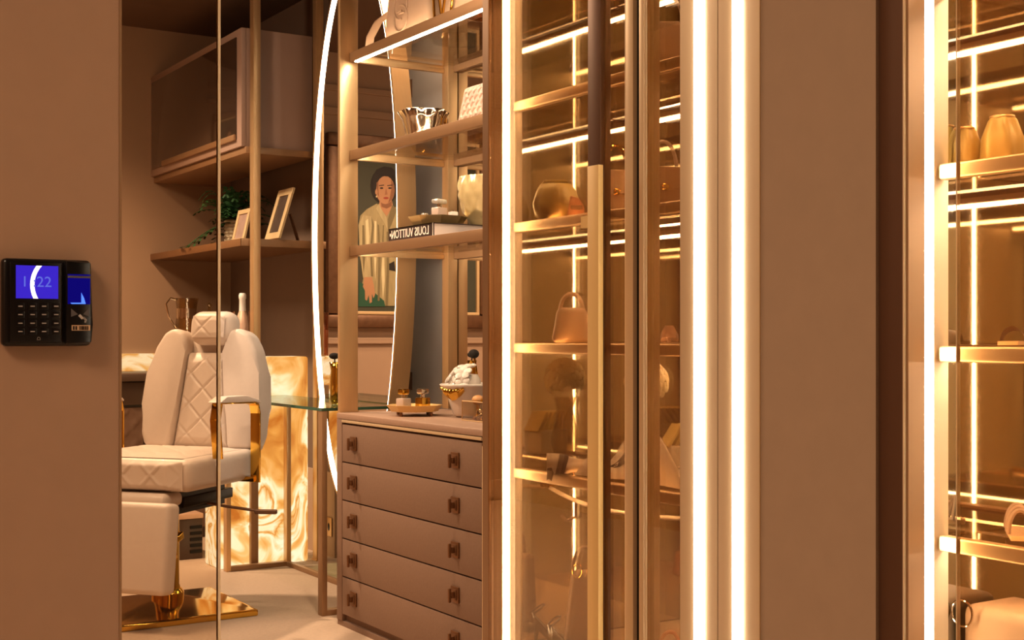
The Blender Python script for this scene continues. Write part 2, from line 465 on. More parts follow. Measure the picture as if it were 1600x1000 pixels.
bx('door_handle', M['bronze'], d, XC - 0.014, XC, Y0c + 0.06, YF - 0.25, 2.045, 2.075, 0.004)
bx('base_board', M['bronze'], t, XC + 0.02, min(XR - 0.002, XCE), Y0c - 0.02, YF - 0.002, 1.978, 2.010, 0.002)
t = thing('wall_shelf', 'bronze corner shelf below the wall cabinet holding the picture frames', 'shelf', (2.45, 6.6, 1.535))
bx('board', M['bronze_mid'], t, XC + 0.012, XR - 0.002, Y0c, YF - 0.002, 1.537, 1.567)
bx('front_edge', M['bronze_mid'], t, XC, XC + 0.012, Y0c - 0.01, YF - 0.002, 1.533, 1.569, 0.001)
bx('end_edge', M['bronze'], t, XC, XR - 0.002, Y0c - 0.012, Y0c, 1.533, 1.569, 0.001)

# ------------------------------------------------------------------ oval LED mirror
XM = 2.46
yc, zc, ra, rb = 5.16, 1.545, 0.44, 1.235
t = thing('oval_mirror', 'tall oval mirror with a glowing LED rim and brass frame', 'mirror', (XM, yc, zc - rb))
N = 96
def ell(k, a, b, x): 
    q = 2 * PI * k / N
    return Vector((x, yc + a * math.cos(q), zc + b * math.sin(q)))
def ring(prof, name, m):
    """prof: closed list of (inset, x) swept round the oval"""
    mb = MB(); rows = []
    for k in range(N):
        rows.append([mb.bm.verts.new(ell(k, ra - i, rb - i, x)) for i, x in prof])
    for k in range(N):
        A, B = rows[k], rows[(k + 1) % N]
        for j in range(len(prof)):
            jj = (j + 1) % len(prof)
            mb.bm.faces.new((A[j], A[jj], B[jj], B[j]))
    return mb.build(name, m, t, smooth=True, angle=40)
ring([(0, XM - 0.012), (0, XM + 0.07), (0.012, XM + 0.07), (0.012, XM - 0.012)], 'frame', M['gold'])
ring([(0.0125, XM - 0.0115), (0.0125, XM - 0.001), (0.016, XM - 0.001), (0.016, XM - 0.0115)], 'led_rim', M['led_ring'])
mb = MB()
mb.bm.faces.new([mb.bm.verts.new(ell(k, ra - 0.012, rb - 0.012, XM)) for k in range(N)])
mb.build('mirror_glass', M['mirror'], t)
mb = MB()
f0 = [mb.bm.verts.new(ell(k, ra - 0.013, rb - 0.013, XM + 0.004)) for k in range(N)]
f1 = [mb.bm.verts.new(ell(k, ra - 0.013, rb - 0.013, XM + 0.065)) for k in range(N)]
mb.bm.faces.new(f0); mb.bm.faces.new(f1)
for k in range(N): mb.bm.faces.new((f0[k], f0[(k + 1) % N], f1[(k + 1) % N], f1[k]))
mb.build('backboard', M['bronze_dark'], t)
for zz in (0.9, 2.2):
    bx('wall_bracket', M['bronze_dark'], t, XM + 0.065, XR - 0.002, yc - 0.05, yc + 0.05, zz - 0.04, zz + 0.04)

# ------------------------------------------------------------------ vanity desk: glass top on a brass frame
t = thing('glass_desk', 'glass topped vanity desk on thin brass legs before the oval mirror', 'desk', (2.28, 5.3, 0))
DY0, DY1, DX0, DX1, DZ = 4.70, 5.86, 2.10, 2.43, 0.817
bx('glass_top', M['desk_glass'], t, DX0 + 0.001, DX1, DY0 + 0.001, DY1, DZ - 0.012, DZ)
for a in ((DX0 - 0.0005, DX0 + 0.001, DY0, DY1), (DX0, DX1, DY0 - 0.0005, DY0 + 0.001)):
    bx('polished_edge', M['glass_edge'], t, a[0], a[1], a[2], a[3], DZ - 0.012, DZ)
LEGS = ((DX0 + 0.012, DY0 + 0.02), (DX0 + 0.03, DY1 - 0.02), (DX1 - 0.0, DY1 - 0.02), (DX1 - 0.0, DY0 + 0.02))
for lx, ly in LEGS:
    bx('leg', M['gold'] if ly > 5 else M['bronze'], t, lx - 0.011, lx + 0.011, ly - 0.02, ly + 0.02, 0, DZ - 0.012, 0.001)
bx('floor_rail', M['bronze'], t, DX0 + 0.04, DX1 - 0.011, DY1 - 0.04, DY1 - 0.001, 0.0, 0.022, 0.001)
bx('floor_rail', M['bronze'], t, DX1 - 0.011, DX1 + 0.011, DY0 + 0.04, DY1 - 0.04, 0.0, 0.022, 0.001)
bx('floor_rail', M['bronze'], t, DX0 + 0.023, DX1 - 0.011, DY0, DY0 + 0.04, 0.0, 0.022, 0.001)
# the flat brass upright before the onyx block
t = thing('brass_upright', 'flat brass upright in front of the onyx block under the desk', 'post', (atY(397, 5.88), 5.88, 0))
xx = atY(397, 5.88)
bx('bar', M['bronze'], t, xx - 0.018, xx + 0.018, 5.87, 5.895, 0.0, 0.86, 0.001)
bx('foot_plate', M['bronze'], t, xx - 0.024, xx + 0.024, 5.862, 5.898, 0.0, 0.006)
# vase with a brush on the desk
vx, vy = atY(525, 4.95), 4.95
t = thing('rippled_vase', 'rippled gold glass vase holding a makeup brush on the desk', 'vase', (vx, vy, DZ))
MB().lathe([(0.018, DZ + 0.001), (0.024, DZ + 0.02), (0.026, DZ + 0.09), (0.022, DZ + 0.14), (0.028, DZ + 0.175), (0.025, DZ + 0.175), (0.019, DZ + 0.14), (0.02, DZ + 0.01)], (vx, vy, 0), 30,
           lambda a, z: 1 + 0.05 * math.sin(6 * a + 40 * z)).build('body', M['brasspol'], t, smooth=True, angle=180)
MB().ball((vx - 0.008, vy, DZ + 0.20), 0.017, 1.3, 1.3, 0.8).tube([(vx, vy, DZ + 0.01), (vx - 0.006, vy, DZ + 0.19)], 0.003).build('brush', M['brush'], t, smooth=True)
# socket plate
sx = XR - 0.017
ya, yb = atX(509, XR), atX(524, XR)
t = thing('socket_plate', 'brass wall socket plate with two dark outlets low beside the chest', 'socket', (sx, (ya + yb) / 2, 0.15))
zs0, zs1 = zat(836, XR, (ya + yb) / 2), zat(807, XR, (ya + yb) / 2)
bx('plate', M['gold'], t, sx - 0.006, sx, min(ya, yb), max(ya, yb), zs0, zs1, 0.002)
for yy in (ya * 0.7 + yb * 0.3, ya * 0.25 + yb * 0.75):
    MB().ball((sx - 0.0062, yy, (zs0 + zs1) / 2), 0.02, 0.12, 0.62, 1.0).build('outlet', M['black'], t, smooth=True)

# ------------------------------------------------------------------ portrait on the far wall, seen in the oval mirror
def mir(px, py, off=0.0):
    xv = atY(px, YF - 0.03)
    return Vector((2 * XM - xv, YF - 0.03 - off, zat(py, xv, YF - 0.03)))
t = thing('portrait_painting', 'framed oil portrait of a woman in a pale coat, seen in the oval mirror', 'painting', (1.15, YF, 1.15))
PX0, PX1, PZ0, PZ1 = 0.70, 1.60, 1.15, 2.36
def frame_ring(x0, x1, z0, z1, wdt, y0, y1, name, m, bev=0.008):
    mb = MB()
    mb.box(x0, x1, y0, y1, z0, z0 + wdt, bev); mb.box(x0, x1, y0, y1, z1 - wdt, z1, bev)
    mb.box(x0, x0 + wdt, y0, y1, z0 + wdt, z1 - wdt, bev); mb.box(x1 - wdt, x1, y0, y1, z0 + wdt, z1 - wdt, bev)
    return mb.build(name, m, t, smooth=True)
M['frame_dark'] = mat('carved_dark_frame', '#6a4a33', 0.45, 0.4, var=0.35, scale=30, bump=0.9)
M['liner'] = mat('cream_liner', '#c9a97c', 0.6, var=0.05)
frame_ring(PX0, PX1, PZ0, PZ1, 0.085, YF - 0.06, YF - 0.002, 'outer_frame', M['frame_dark'], 0.02)
frame_ring(PX0 + 0.085, PX1 - 0.085, PZ0 + 0.085, PZ1 - 0.085, 0.02, YF - 0.045, YF - 0.002, 'liner', M['liner'], 0.003)
cv = bx('canvas', mat('dark_green_canvas', '#3b3a2c', 0.7, var=0.2, scale=5), t, PX0 + 0.1, PX1 - 0.1, YF - 0.028, YF - 0.004, PZ0 + 0.1, PZ1 - 0.1)
def paint(name, pts, m, off):
    mb = MB(); a = [mb.bm.verts.new(mir(p[0], p[1], off)) for p in pts]; b = [mb.bm.verts.new(mir(p[0], p[1], off - 0.0008)) for p in pts]
    mb.bm.faces.new(a); mb.bm.faces.new(b[::-1])
    for i in range(len(a)): mb.bm.faces.new((a[i], a[(i + 1) % len(a)], b[(i + 1) % len(a)], b[i]))
    return mb.build(name, m, cv)
def ov(cx, cy, rx, ry, n=20, a0=0, a1=360):
    return [(cx + rx * math.cos(R(a0 + (a1 - a0) * k / n)), cy + ry * math.sin(R(a0 + (a1 - a0) * k / n))) for k in range(n)]
skin = mat('painted_skin', '#a87a58', 0.7, var=0.12, scale=8); hair = mat('painted_hair', '#1c130f', 0.7, var=0.2)
coat = mat('painted_coat', '#94855f', 0.6, var=0.35, scale=16, stretch=(4, 1, 0.7)); green = mat('painted_green', '#1f4a34', 0.7)
coat2 = mat('painted_sleeve', '#a5966f', 0.6, var=0.3, scale=14, stretch=(5, 1, 0.5)); lip = mat('painted_lips', '#8c3a2c', 0.7)
paint('painted_hair', ov(601, 290, 22, 29), hair, 0.0002)
paint('painted_coat', [(589, 318), (573, 327), (563, 337), (560, 352), (562, 400), (568, 432), (560, 478), (645, 478), (652, 430), (650, 352), (640, 334), (622, 322), (612, 326), (604, 338), (596, 326)], coat, 0.0006)
paint('painted_sleeve', [(567, 336), (560, 352), (562, 395), (567, 434), (581, 434), (580, 392), (584, 352), (580, 338)], coat2, 0.0012)
paint('painted_neck', [(594, 308), (592, 322), (604, 338), (614, 322), (611, 308)], skin, 0.0010)
paint('painted_face', ov(602, 297, 14.5, 22), skin, 0.0015)
paint('painted_fringe', [(587, 292), (588, 280), (594, 272), (603, 276), (611, 273), (617, 281), (617, 290), (624, 290), (622, 272), (612, 262), (600, 260), (588, 265), (581, 280), (583, 300)], hair, 0.0020)
for ex in (596, 609):
    paint('painted_eye', ov(ex, 294, 2.8, 1.4, 10), hair, 0.0020)
    paint('painted_brow', [(ex - 4, 289.5), (ex + 4, 288.5), (ex + 4, 289.8), (ex - 4, 290.8)], hair, 0.0020)
paint('painted_nose', [(603, 294), (605.5, 304), (601, 304.5)], mat('painted_shade', '#8f6044', 0.7), 0.0020)
paint('painted_lips', ov(603, 309.5, 4.2, 1.8, 12), lip, 0.0020)
paint('painted_skirt', [(561, 440), (572, 446), (600, 470), (602, 479), (560, 479)], green, 0.0010)
paint('painted_hand', [(569, 433), (581, 433), (584, 446), (586, 460), (583.5, 466), (581, 459), (581, 472), (577.5, 474), (576, 461), (573, 470), (570.5, 468), (570, 454), (567, 448)], skin, 0.0016)
shade = mat('painted_shadow_skin', '#7d5339', 0.7, var=0.15, scale=9); fold = mat('painted_fold', '#6e6142', 0.7, var=0.25, scale=14); glint = mat('painted_glint', '#c9bb93', 0.6, var=0.2, scale=16)
paint('painted_cheek', [(611, 281), (616, 290), (616.5, 300), (613, 311), (606, 318), (609, 308), (611, 297)], shade, 0.0019)
paint('painted_temple', [(588, 286), (591, 283), (591, 296), (592, 308), (589, 302)], shade, 0.0019)
paint('painted_neck_shade', [(595, 315), (612, 313), (612, 322), (604, 326), (596, 323)], shade, 0.0014)
paint('painted_ear', ov(588, 300, 2.0, 4.5, 12), skin, 0.0022)
paint('painted_earring', ov(588, 307, 1.1, 1.6, 8), glint, 0.0026)
paint('painted_collar', [(592, 318), (587, 326), (598, 345), (606, 360), (604, 340), (596, 327)], coat2, 0.0013)
paint('painted_collar', [(613, 320), (620, 328), (612, 350), (606, 362), (606, 342), (610, 328)], fold, 0.0013)
for pl in ([(580, 338), (584, 352), (581, 392), (583, 432), (579.5, 432), (578, 390), (581, 352)], [(566, 352), (569, 352), (571, 398), (568, 428), (566, 400)],
           [(590, 350), (592, 352), (595, 400), (593, 470), (590, 470), (591, 400)], [(604, 362), (607, 362), (608, 420), (606, 478), (602, 478), (604, 420)], [(598, 352), (600, 352), (599, 385), (596, 410)]):
    paint('painted_fold', pl, fold, 0.0018)
for pl in ([(571, 345), (575, 342), (577, 370), (574, 410), (572, 372)], [(585, 345), (588, 346), (588, 400), (586, 440), (584, 400)], [(597, 395), (600, 390), (601, 440), (598, 470), (596, 430)]):
    paint('painted_highlight', pl, glint, 0.0019)
paint('painted_glove', [(604, 414), (616, 408), (618, 424), (608, 422)], hair, 0.0016)

# ------------------------------------------------------------------ display rack over the chest
RX0, RX1, RY1, RY0 = 2.150, 2.60, 4.55, 2.95
SH = (2.152, 1.776, 1.407)
t = thing('display_rack', 'brass display rack with LED lit glass shelves above the chest of drawers', 'shelf unit', (2.38, 3.8, 0))
fx = atY(531, RY1 + 0.005); fx2 = atY(559.5, RY1 + 0.005)
bx('front_post', M['gold'], t, fx, fx2, RY1 + 0.005, RY1 + 0.025, 0.0, CEIL - 0.001, 0.002)
bx('rear_post', M['gold'], t, RX1 - 0.045, RX1 - 0.002, RY1 - 0.05, RY1, 0.81, CEIL - 0.001, 0.002)
bx('back_mirror', M['mirror'], t, RX1, RX1 + 0.008, RY0, RY1, 0.81, CEIL - 0.001)
bx('near_post', M['gold'], t, RX0, RX0 + 0.05, RY0 - 0.03, RY0 - 0.01, 0.0, CEIL - 0.001, 0.002)
for z in SH:
    sb = bx('shelf_bar', M['bronze'], t, RX0, RX0 + 0.022, RY0, RY1 + 0.003, z, z + 0.037, 0.0015)
    if z == SH[0]: bx('led_strip', M['led_soft'], sb, RX0 + 0.006, RX0 + 0.019, RY0 + 0.02, RY1 - 0.03, z - 0.0035, z - 0.0005)
    bx('led_strip', M['led_soft'], sb, RX0 + 0.0225, RX0 + 0.0255, RY0 + 0.02, RY1 - 0.03, z + 0.003, z + 0.02)
    bx('rear_bar', M['bronze'], t, RX1 - 0.02, RX1 - 0.001, RY0, RY1 - 0.051, z, z + 0.037, 0.0015)
    sr = bx('end_rail', M['gold'], t, RX0 + 0.023, RX1 - 0.046, RY1 - 0.02, RY1, z, z + 0.018, 0.001)
    bx('end_rail_lip', M['gold'], sr, RX0 + 0.023, RX1 - 0.046, RY1 - 0.012, RY1, z + 0.0185, z + 0.03, 0.001)
    bx('glass_shelf', M['pane'], t, RX0 + 0.023, RX1 - 0.021, RY0, RY1 - 0.021, z + 0.025, z + 0.035)

# ------------------------------------------------------------------ chest of drawers
CX0, CX1, CY1, CY0, CZ = 2.094, 2.56, 4.55, 3.38, 0.807
t = thing('chest_of_drawers', 'taupe leather chest of five drawers with bronze square pulls', 'chest', (2.33, 3.97, 0))
bx('top', M['chest_top'], t, CX0, CX1, CY0, CY1, CZ - 0.022, CZ, 0.003)
bx('carcass', M['chest'], t, CX0 + 0.02, CX1, CY0, CY1 - 0.001, 0.02, CZ - 0.023)
yA, yB = atX(534, CX0), atX(752.5, CX0)
bx('side_frame', M['chest'], t, CX0, CX0 + 0.02, yA, CY1 - 0.001, 0.02, CZ - 0.023, 0.002)
bx('side_frame', M['chest'], t, CX0, CX0 + 0.02, CY0, yB - 0.014, 0.02, CZ - 0.023, 0.002)
bx('gold_inlay', M['goldflat'], t, CX0 - 0.001, CX0 + 0.015, yB - 0.0135, yB - 0.003, 0.055, CZ - 0.05, 0.001)
bx('gold_inlay', M['goldflat'], t, CX0 - 0.001, CX0 + 0.015, yB, yA, CZ - 0.034, CZ - 0.024, 0.001)
bx('plinth', M['chest'], t, CX0 + 0.004, CX1, CY0, CY1, 0.0, 0.02)
dz0, dz1 = 0.045, CZ - 0.040
dh = (dz1 - dz0) / 5.0
for k in range(5):
    za = dz1 - (k + 1) * dh
    dr = bx('drawer', M['chest'], t, CX0 + 0.001, CX0 + 0.019, yB + 0.002, yA - 0.003, za + 0.003, za + dh - 0.002, 0.0015)
    for px in (553, 712):
        yh = atX(px, CX0); zh = za + dh * 0.53
        mb = MB()
        mb.box(CX0 - 0.006, CX0 + 0.001, yh - 0.025, yh + 0.025, zh - 0.026, zh + 0.026, 0.002)
        mb.box(CX0 - 0.009, CX0 - 0.006, yh - 0.016, yh + 0.016, zh - 0.017, zh + 0.017, 0.002)
        mb.box(CX0 - 0.020, CX0 - 0.009, yh - 0.007, yh + 0.001, zh - 0.010, zh + 0.010, 0.001)
        mb.box(CX0 - 0.030, CX0 - 0.020, yh - 0.008, yh + 0.002, zh - 0.024, zh + 0.022, 0.003)
        mb.build('pull', M['handle'], dr, smooth=True)

# ------------------------------------------------------------------ barber chair
CH = (1.62, 5.12, 0.0)
t = thing('salon_chair', 'cream quilted leather barber chair on a square polished brass base', 'chair', CH, -R(50))
L = M['leather']
def cb(name, m, parent, mb, smooth=True, angle=50): return mb.build(name, m, parent, world=False, smooth=smooth, angle=angle)
# base plate is square to the room: undo the chair's turn
rb_ = Matrix.Rotation(R(50), 4, 'Z')
mb = MB(); hs = 0.275
mb.prism([(-hs, -hs), (hs, -hs), (hs, hs), (-hs, hs)], 0.026, rb_, 0.006, 2)
a = [mb.bm.verts.new(rb_ @ Vector((x * (hs - 0.012), y * (hs - 0.012), 0.0262))) for x, y in ((-1, -1), (1, -1), (1, 1), (-1, 1))]
b = [mb.bm.verts.new(rb_ @ Vector((x * 0.05, y * 0.05, 0.062))) for x, y in ((-1, -1), (1, -1), (1, 1), (-1, 1))]
for i in range(4): mb.bm.faces.new((a[i], a[(i + 1) % 4], b[(i + 1) % 4], b[i]))
mb.bm.faces.new(b)
cb('base_plate', M['brasspol'], t, mb, True, 20)
cb('pedestal', M['brasspol'], t, MB().lathe([(0.062, 0.05), (0.064, 0.078), (0.055, 0.092), (0.05, 0.095), (0.045, 0.11), (0.045, 0.40), (0.05, 0.41), (0.05, 0.44)], (0, 0, 0), 32), True, 30)
cb('lever', M['brasspol'], t, MB().obox((0.075, -0.06, 0.30), (0.02, 0.09, 0.03), Matrix.Rotation(0.3, 4, 'X'), 0.004).obox((0.09, -0.10, 0.27), (0.02, 0.03, 0.08), None, 0.004))
mech = cb('mechanism', M['blackm'], t, MB().box(-0.16, 0.18, -0.17, 0.2, 0.44, 0.48, 0.004).box(-0.10, 0.12, -0.2, -0.12, 0.40, 0.455, 0.004).box(-0.16, -0.13, -0.27, 0.15, 0.42, 0.50).box(0.14, 0.17, -0.27, 0.15, 0.42, 0.50))
cb('foot_lever', M['bronze_dark'], t, MB().tube([(0.1, 0.0, 0.45), (0.25, 0.03, 0.425), (0.36, 0.06, 0.41)], 0.006).obox((0.40, 0.07, 0.405), (0.09, 0.022, 0.018), Matrix.Rotation(0.25, 4, 'Z'), 0.005))
# seat
cb('seat', L, t, MB().box(-0.285, 0.285, -0.30, 0.26, 0.515, 0.640, 0.035, 4))
mb = MB()
def seat_front(u, v):
    x = -0.255 + 0.51 * u; z = 0.525 + 0.105 * v
    e = min(u, 1 - u, v, 1 - v)
    return Vector((x, -0.302 - 0.014 * min(1, e * 8) - quilt(x, z - 0.58, 0.125, 0.006, 0.045) * -1 * min(1, e * 6), z))
mb.grid(seat_front, 70, 20); cb('seat_front_quilting', L, t, mb, True, 180)
mb = MB()
def seat_top(u, v):
    x = -0.24 + 0.48 * u; y = -0.275 + 0.44 * v
    e = min(u, 1 - u, v, 1 - v)
    return Vector((x, y, 0.641 + 0.014 * min(1, e * 6) + quilt(x, y, 0.125, 0.006, 0.045) * min(1, e * 6)))
mb.grid(seat_top, 60, 50); cb('seat_top_quilting', L, t, mb, True, 180)
cb('under_cushion', L, t, MB().box(-0.24, 0.20, -0.345, -0.2, 0.455, 0.512, 0.024, 4))
# leg rest
LR = Matrix.Rotation(R(-7), 4, 'X')
cb('leg_rest', L, t, MB().obox((0, -0.36, 0.315), (0.50, 0.085, 0.335), LR, 0.022, 4))
cb('leg_rest_bracket', M['blackm'], t, MB().obox((-0.1, -0.26, 0.40), (0.03, 0.18, 0.02), Matrix.Rotation(-0.4, 4, 'X')).obox((0.1, -0.26, 0.40), (0.03, 0.18, 0.02), Matrix.Rotation(-0.4, 4, 'X')))
# backrest, tilted a little: local frame at the seat's rear
TB = T(0.02, 0.265, 0.625) @ Matrix.Rotation(R(-8), 4, 'X')
NB = TB @ Matrix(((1, 0, 0, 0), (0, 0, -1, 0), (0, 1, 0, 0), (0, 0, 0, 1)))   # x, z of the back -> prism plane, extruded to the front
NB2 = NB
back = cb('backrest', L, t, MB().prism([(-0.24, 0.0), (0.24, 0.0), (0.26, 0.16), (0.245, 0.32), (0.19, 0.45), (0.10, 0.50), (-0.10, 0.50), (-0.19, 0.45), (-0.245, 0.32), (-0.26, 0.16)], 0.07, NB @ T(0, 0, -0.05), 0.02, 3))
for s in (-1, 1):
    pts = [(0.135, 0.0), (0.255, 0.005), (0.274, 0.06), (0.276, 0.18), (0.264, 0.31), (0.235, 0.42), (0.195, 0.485), (0.15, 0.505), (0.105, 0.490), (0.088, 0.45), (0.088, 0.40), (0.112, 0.2)]
    pts = [(s * x, y) for x, y in pts]
    if s < 0: pts = pts[::-1]
    cb('wing', L, back, MB().prism(pts, 0.105, NB @ T(0, 0, -0.02), 0.034, 4))
mb = MB()
def bq(u, v):
    wd = 0.270 - 0.085 * v
    x = (u - 0.5) * wd; z = 0.0 + 0.405 * v
    e = min(u, 1 - u, v, 1 - v)
    return NB @ Vector((x, z, 0.03 + 0.042 * min(1.0, (e * 9)) ** 0.5 + quilt(x, z, 0.125, 0.007, 0.042) * min(1, e * 6)))
mb.grid(bq, 60, 90); cb('quilted_panel', L, back, mb, True, 180)
hd = cb('headrest', L, t, MB().obox(TB @ Vector((0.025, -0.045, 0.505)), (0.205, 0.115, 0.142), Matrix.Rotation(R(-8), 4, 'X'), 0.05, 5))
mb = MB()
def hq(u, v):
    x = (u - 0.5) * 0.15; z = (v - 0.5) * 0.09
    e = min(u, 1 - u, v, 1 - v)
    return NB @ Vector((x + 0.025, 0.505 + z, 0.103 + 0.006 * min(1, e * 5) + quilt(x + 0.03, z, 0.12, 0.005, 0.05) * min(1, e * 6)))
mb.grid(hq, 40, 30); cb('headrest_quilting', L, hd, mb, True, 180)
cb('headrest_bracket', M['rosegold'], hd, MB().obox(TB @ Vector((0, 0.0, 0.42)), (0.15, 0.03, 0.012), None, 0.003).obox(TB @ Vector((0.05, 0.0, 0.44)), (0.02, 0.02, 0.06), None).obox(TB @ Vector((-0.05, 0.0, 0.44)), (0.02, 0.02, 0.06), None))
for s in (-1, 1):
    x = s * 0.318
    mb = MB()
    path = [(-0.16, 0.845), (0.09, 0.836), (0.125, 0.825), (0.137, 0.79), (0.137, 0.515)]
    pth2 = [(-0.155, 0.635), (-0.175, 0.78), (-0.16, 0.838)]
    def bar(pp):
        for i in range(len(pp) - 1):
            p, q = Vector((x, *pp[i])), Vector((x, *pp[i + 1])); d = q - p
            ang = math.atan2(d.z, d.y)
            mb.obox((p + q) / 2, (0.042, d.length + 0.006, 0.009), Matrix.Rotation(ang, 4, 'X'), 0.001)
    bar(path); bar(pth2)
    mb.box(x - s * 0.06 - 0.02, x + 0.0, 0.12, 0.137, 0.515, 0.535)
    br = cb('arm_bracket', M['brasspol'], t, mb, True, 30)
    cb('armrest', L, t, MB().prism([(-0.185, 0.848), (-0.13, 0.868), (0.02, 0.866), (0.12, 0.845), (0.132, 0.834), (0.13, 0.829), (0.09, 0.842), (-0.18, 0.845)], 0.055, Matrix(((0, 0, 1, x - 0.0275), (1, 0, 0, 0), (0, 1, 0, 0.0)
        , (0, 0, 0, 1))), 0.003, 2))

# ------------------------------------------------------------------ access terminal on the near wall
DYW = YL
def tp(px, py, off):
    X = atY(px, DYW - off); return Vector((X, DYW - off, zat(py, X, DYW - off)))
p00, p11 = tp(3, 541, 0.02), tp(142, 407, 0.02)
tx0, tx1, tz0, tz1 = p00.x, p11.x, p00.z, p11.z
t = thing('access_terminal', 'black fingerprint access terminal with a blue screen on the brown wall', 'access terminal', ((tx0 + tx1) / 2, YL, tz0))
TB1 = 0.030
xs = tp(102, 470, TB1).x
body = MB().box(tx0, tx1, YL - 0.024, YL - 0.001, tz0, tz1, 0.007, 3).build('housing', M['black'], t, smooth=True)
MB().box(tx0 + 0.010, xs - 0.003, YL - 0.027, YL - 0.022, tz0 + 0.006, tz1 - 0.006, 0.003).build('face_plate', M['black'], t, smooth=True)
rp = MB().prism([(xs, tz0 + 0.003), (tx1 - 0.002, tz0 + 0.005), (tx1 - 0.0005, (tz0 * 0.75 + tz1 * 0.25)), (tx1 - 0.003, tz1 - 0.004), (xs, tz1 - 0.002)], 0.012, Matrix(((1, 0, 0, 0), (0, 0, -1, YL - 0.022), (0, 1, 0, 0), (0, 0, 0, 1))), 0.003, 2).build('reader_column', M['black'], t, smooth=True)
def rect(px0, px1, py0, py1, off, thick, name, m, parent, bevel=0.0):
    a, b = tp(px0, py1, off), tp(px1, py0, off)
    return bx(name, m, parent, a.x, b.x, YL - off, YL - off + thick, a.z, b.z, bevel)
sc_ = rect(25, 91, 416, 466, 0.0282, 0.002, 'screen', M['display'], t)
c = tp(57, 441, 0.0288)
text_part('clock_digits', '1 :22', 0.0235, M['screen_txt'], T(c.x, c.y, c.z) @ FACE_NY, sc_, depth=0.0001)
rows = (478.5, 491.5, 505, 518); cols_ = (32, 51, 69, 88)
for r_ in rows:
    for c_ in cols_:
        k = rect(c_ - 6.5, c_ + 6.5, r_ - 5, r_ + 5, 0.0278, 0.0016, 'key', M['black'], t, 0.0006)
        rect(c_ - 3.4, c_ + 3.4, r_ - 0.7, r_ + 0.7, 0.0280, 0.0003, 'key_legend', M['keymark'], k)
c = tp(60.5, 529, 0.0274)
mb = MB(); mb.tube([c + Vector((0.0022 * math.cos(q), 0, 0.0024 * math.sin(q) - 0.0002)) for q in [PI * i / 6 for i in range(7)]] + [c + Vector((-0.0028, 0, -0.002)), c + Vector((0.0028, 0, -0.002))], 0.0003, 5, True)
mb.build('bell_mark', M['keymark'], t)
rw = rect(106, 141, 429, 475, 0.0346, 0.001, 'sensor_window', M['sensor_dim'], rp)
rect(106, 141, 431.5, 434, 0.0352, 0.001, 'sensor_lip', M['grey'], rp)
mb = MB(); mb.poly([tp(110, 479 - 6, 0.0352), tp(127, 479 - 6, 0.0352), tp(127, 457, 0.0352), tp(131.5, 466, 0.0352), tp(134, 475, 0.0352), tp(112, 475, 0.0352)])
mb.build('sensor_light', M['sensor'], rp)
mb = MB()
mb.poly([tp(111, 482, 0.0346), tp(122, 491, 0.0346), tp(111, 495, 0.0346)]); mb.poly([tp(142 - 3, 481, 0.0346), tp(130, 491, 0.0346), tp(139.5, 495, 0.0346)])
mb.build('reader_wings', M['grey'], rp)
mb = MB(); mb.obox(tp(126.5, 495, 0.0348), (0.008, 0.0006, 0.0042), Matrix.Rotation(0.8, 4, 'Y'), 0.0002)
for k in range(3): mb.tube([tp(128 + k * 1.5, 497 - k, 0.0349), tp(133 + k * 1.2, 499.5, 0.0349), tp(132 + k, 504, 0.0349)], 0.00035, 5)
mb.build('card_mark', M['keymark'], rp)
st = rect(112, 141, 508, 516.5, 0.0346, 0.0006, 'sticker', M['sticker'], rp)
mb = MB()
xq = 124.0
random.seed(3)
while xq < 139:
    wq = random.choice((0.6, 0.9, 1.4)); a, b = tp(xq, 515.5, 0.0349), tp(min(140, xq + wq), 509.5, 0.0349)
    mb.box(a.x, b.x, YL - 0.0350, YL - 0.0346, a.z, b.z); xq += wq + random.choice((0.6, 1.0))
for xq in (114, 118):
    a, b = tp(xq, 515.5, 0.0349), tp(xq + 2.5, 509.5, 0.0349); mb.box(a.x, b.x, YL - 0.0350, YL - 0.0346, a.z, b.z)
o = mb.build('barcode', M['black'], t)

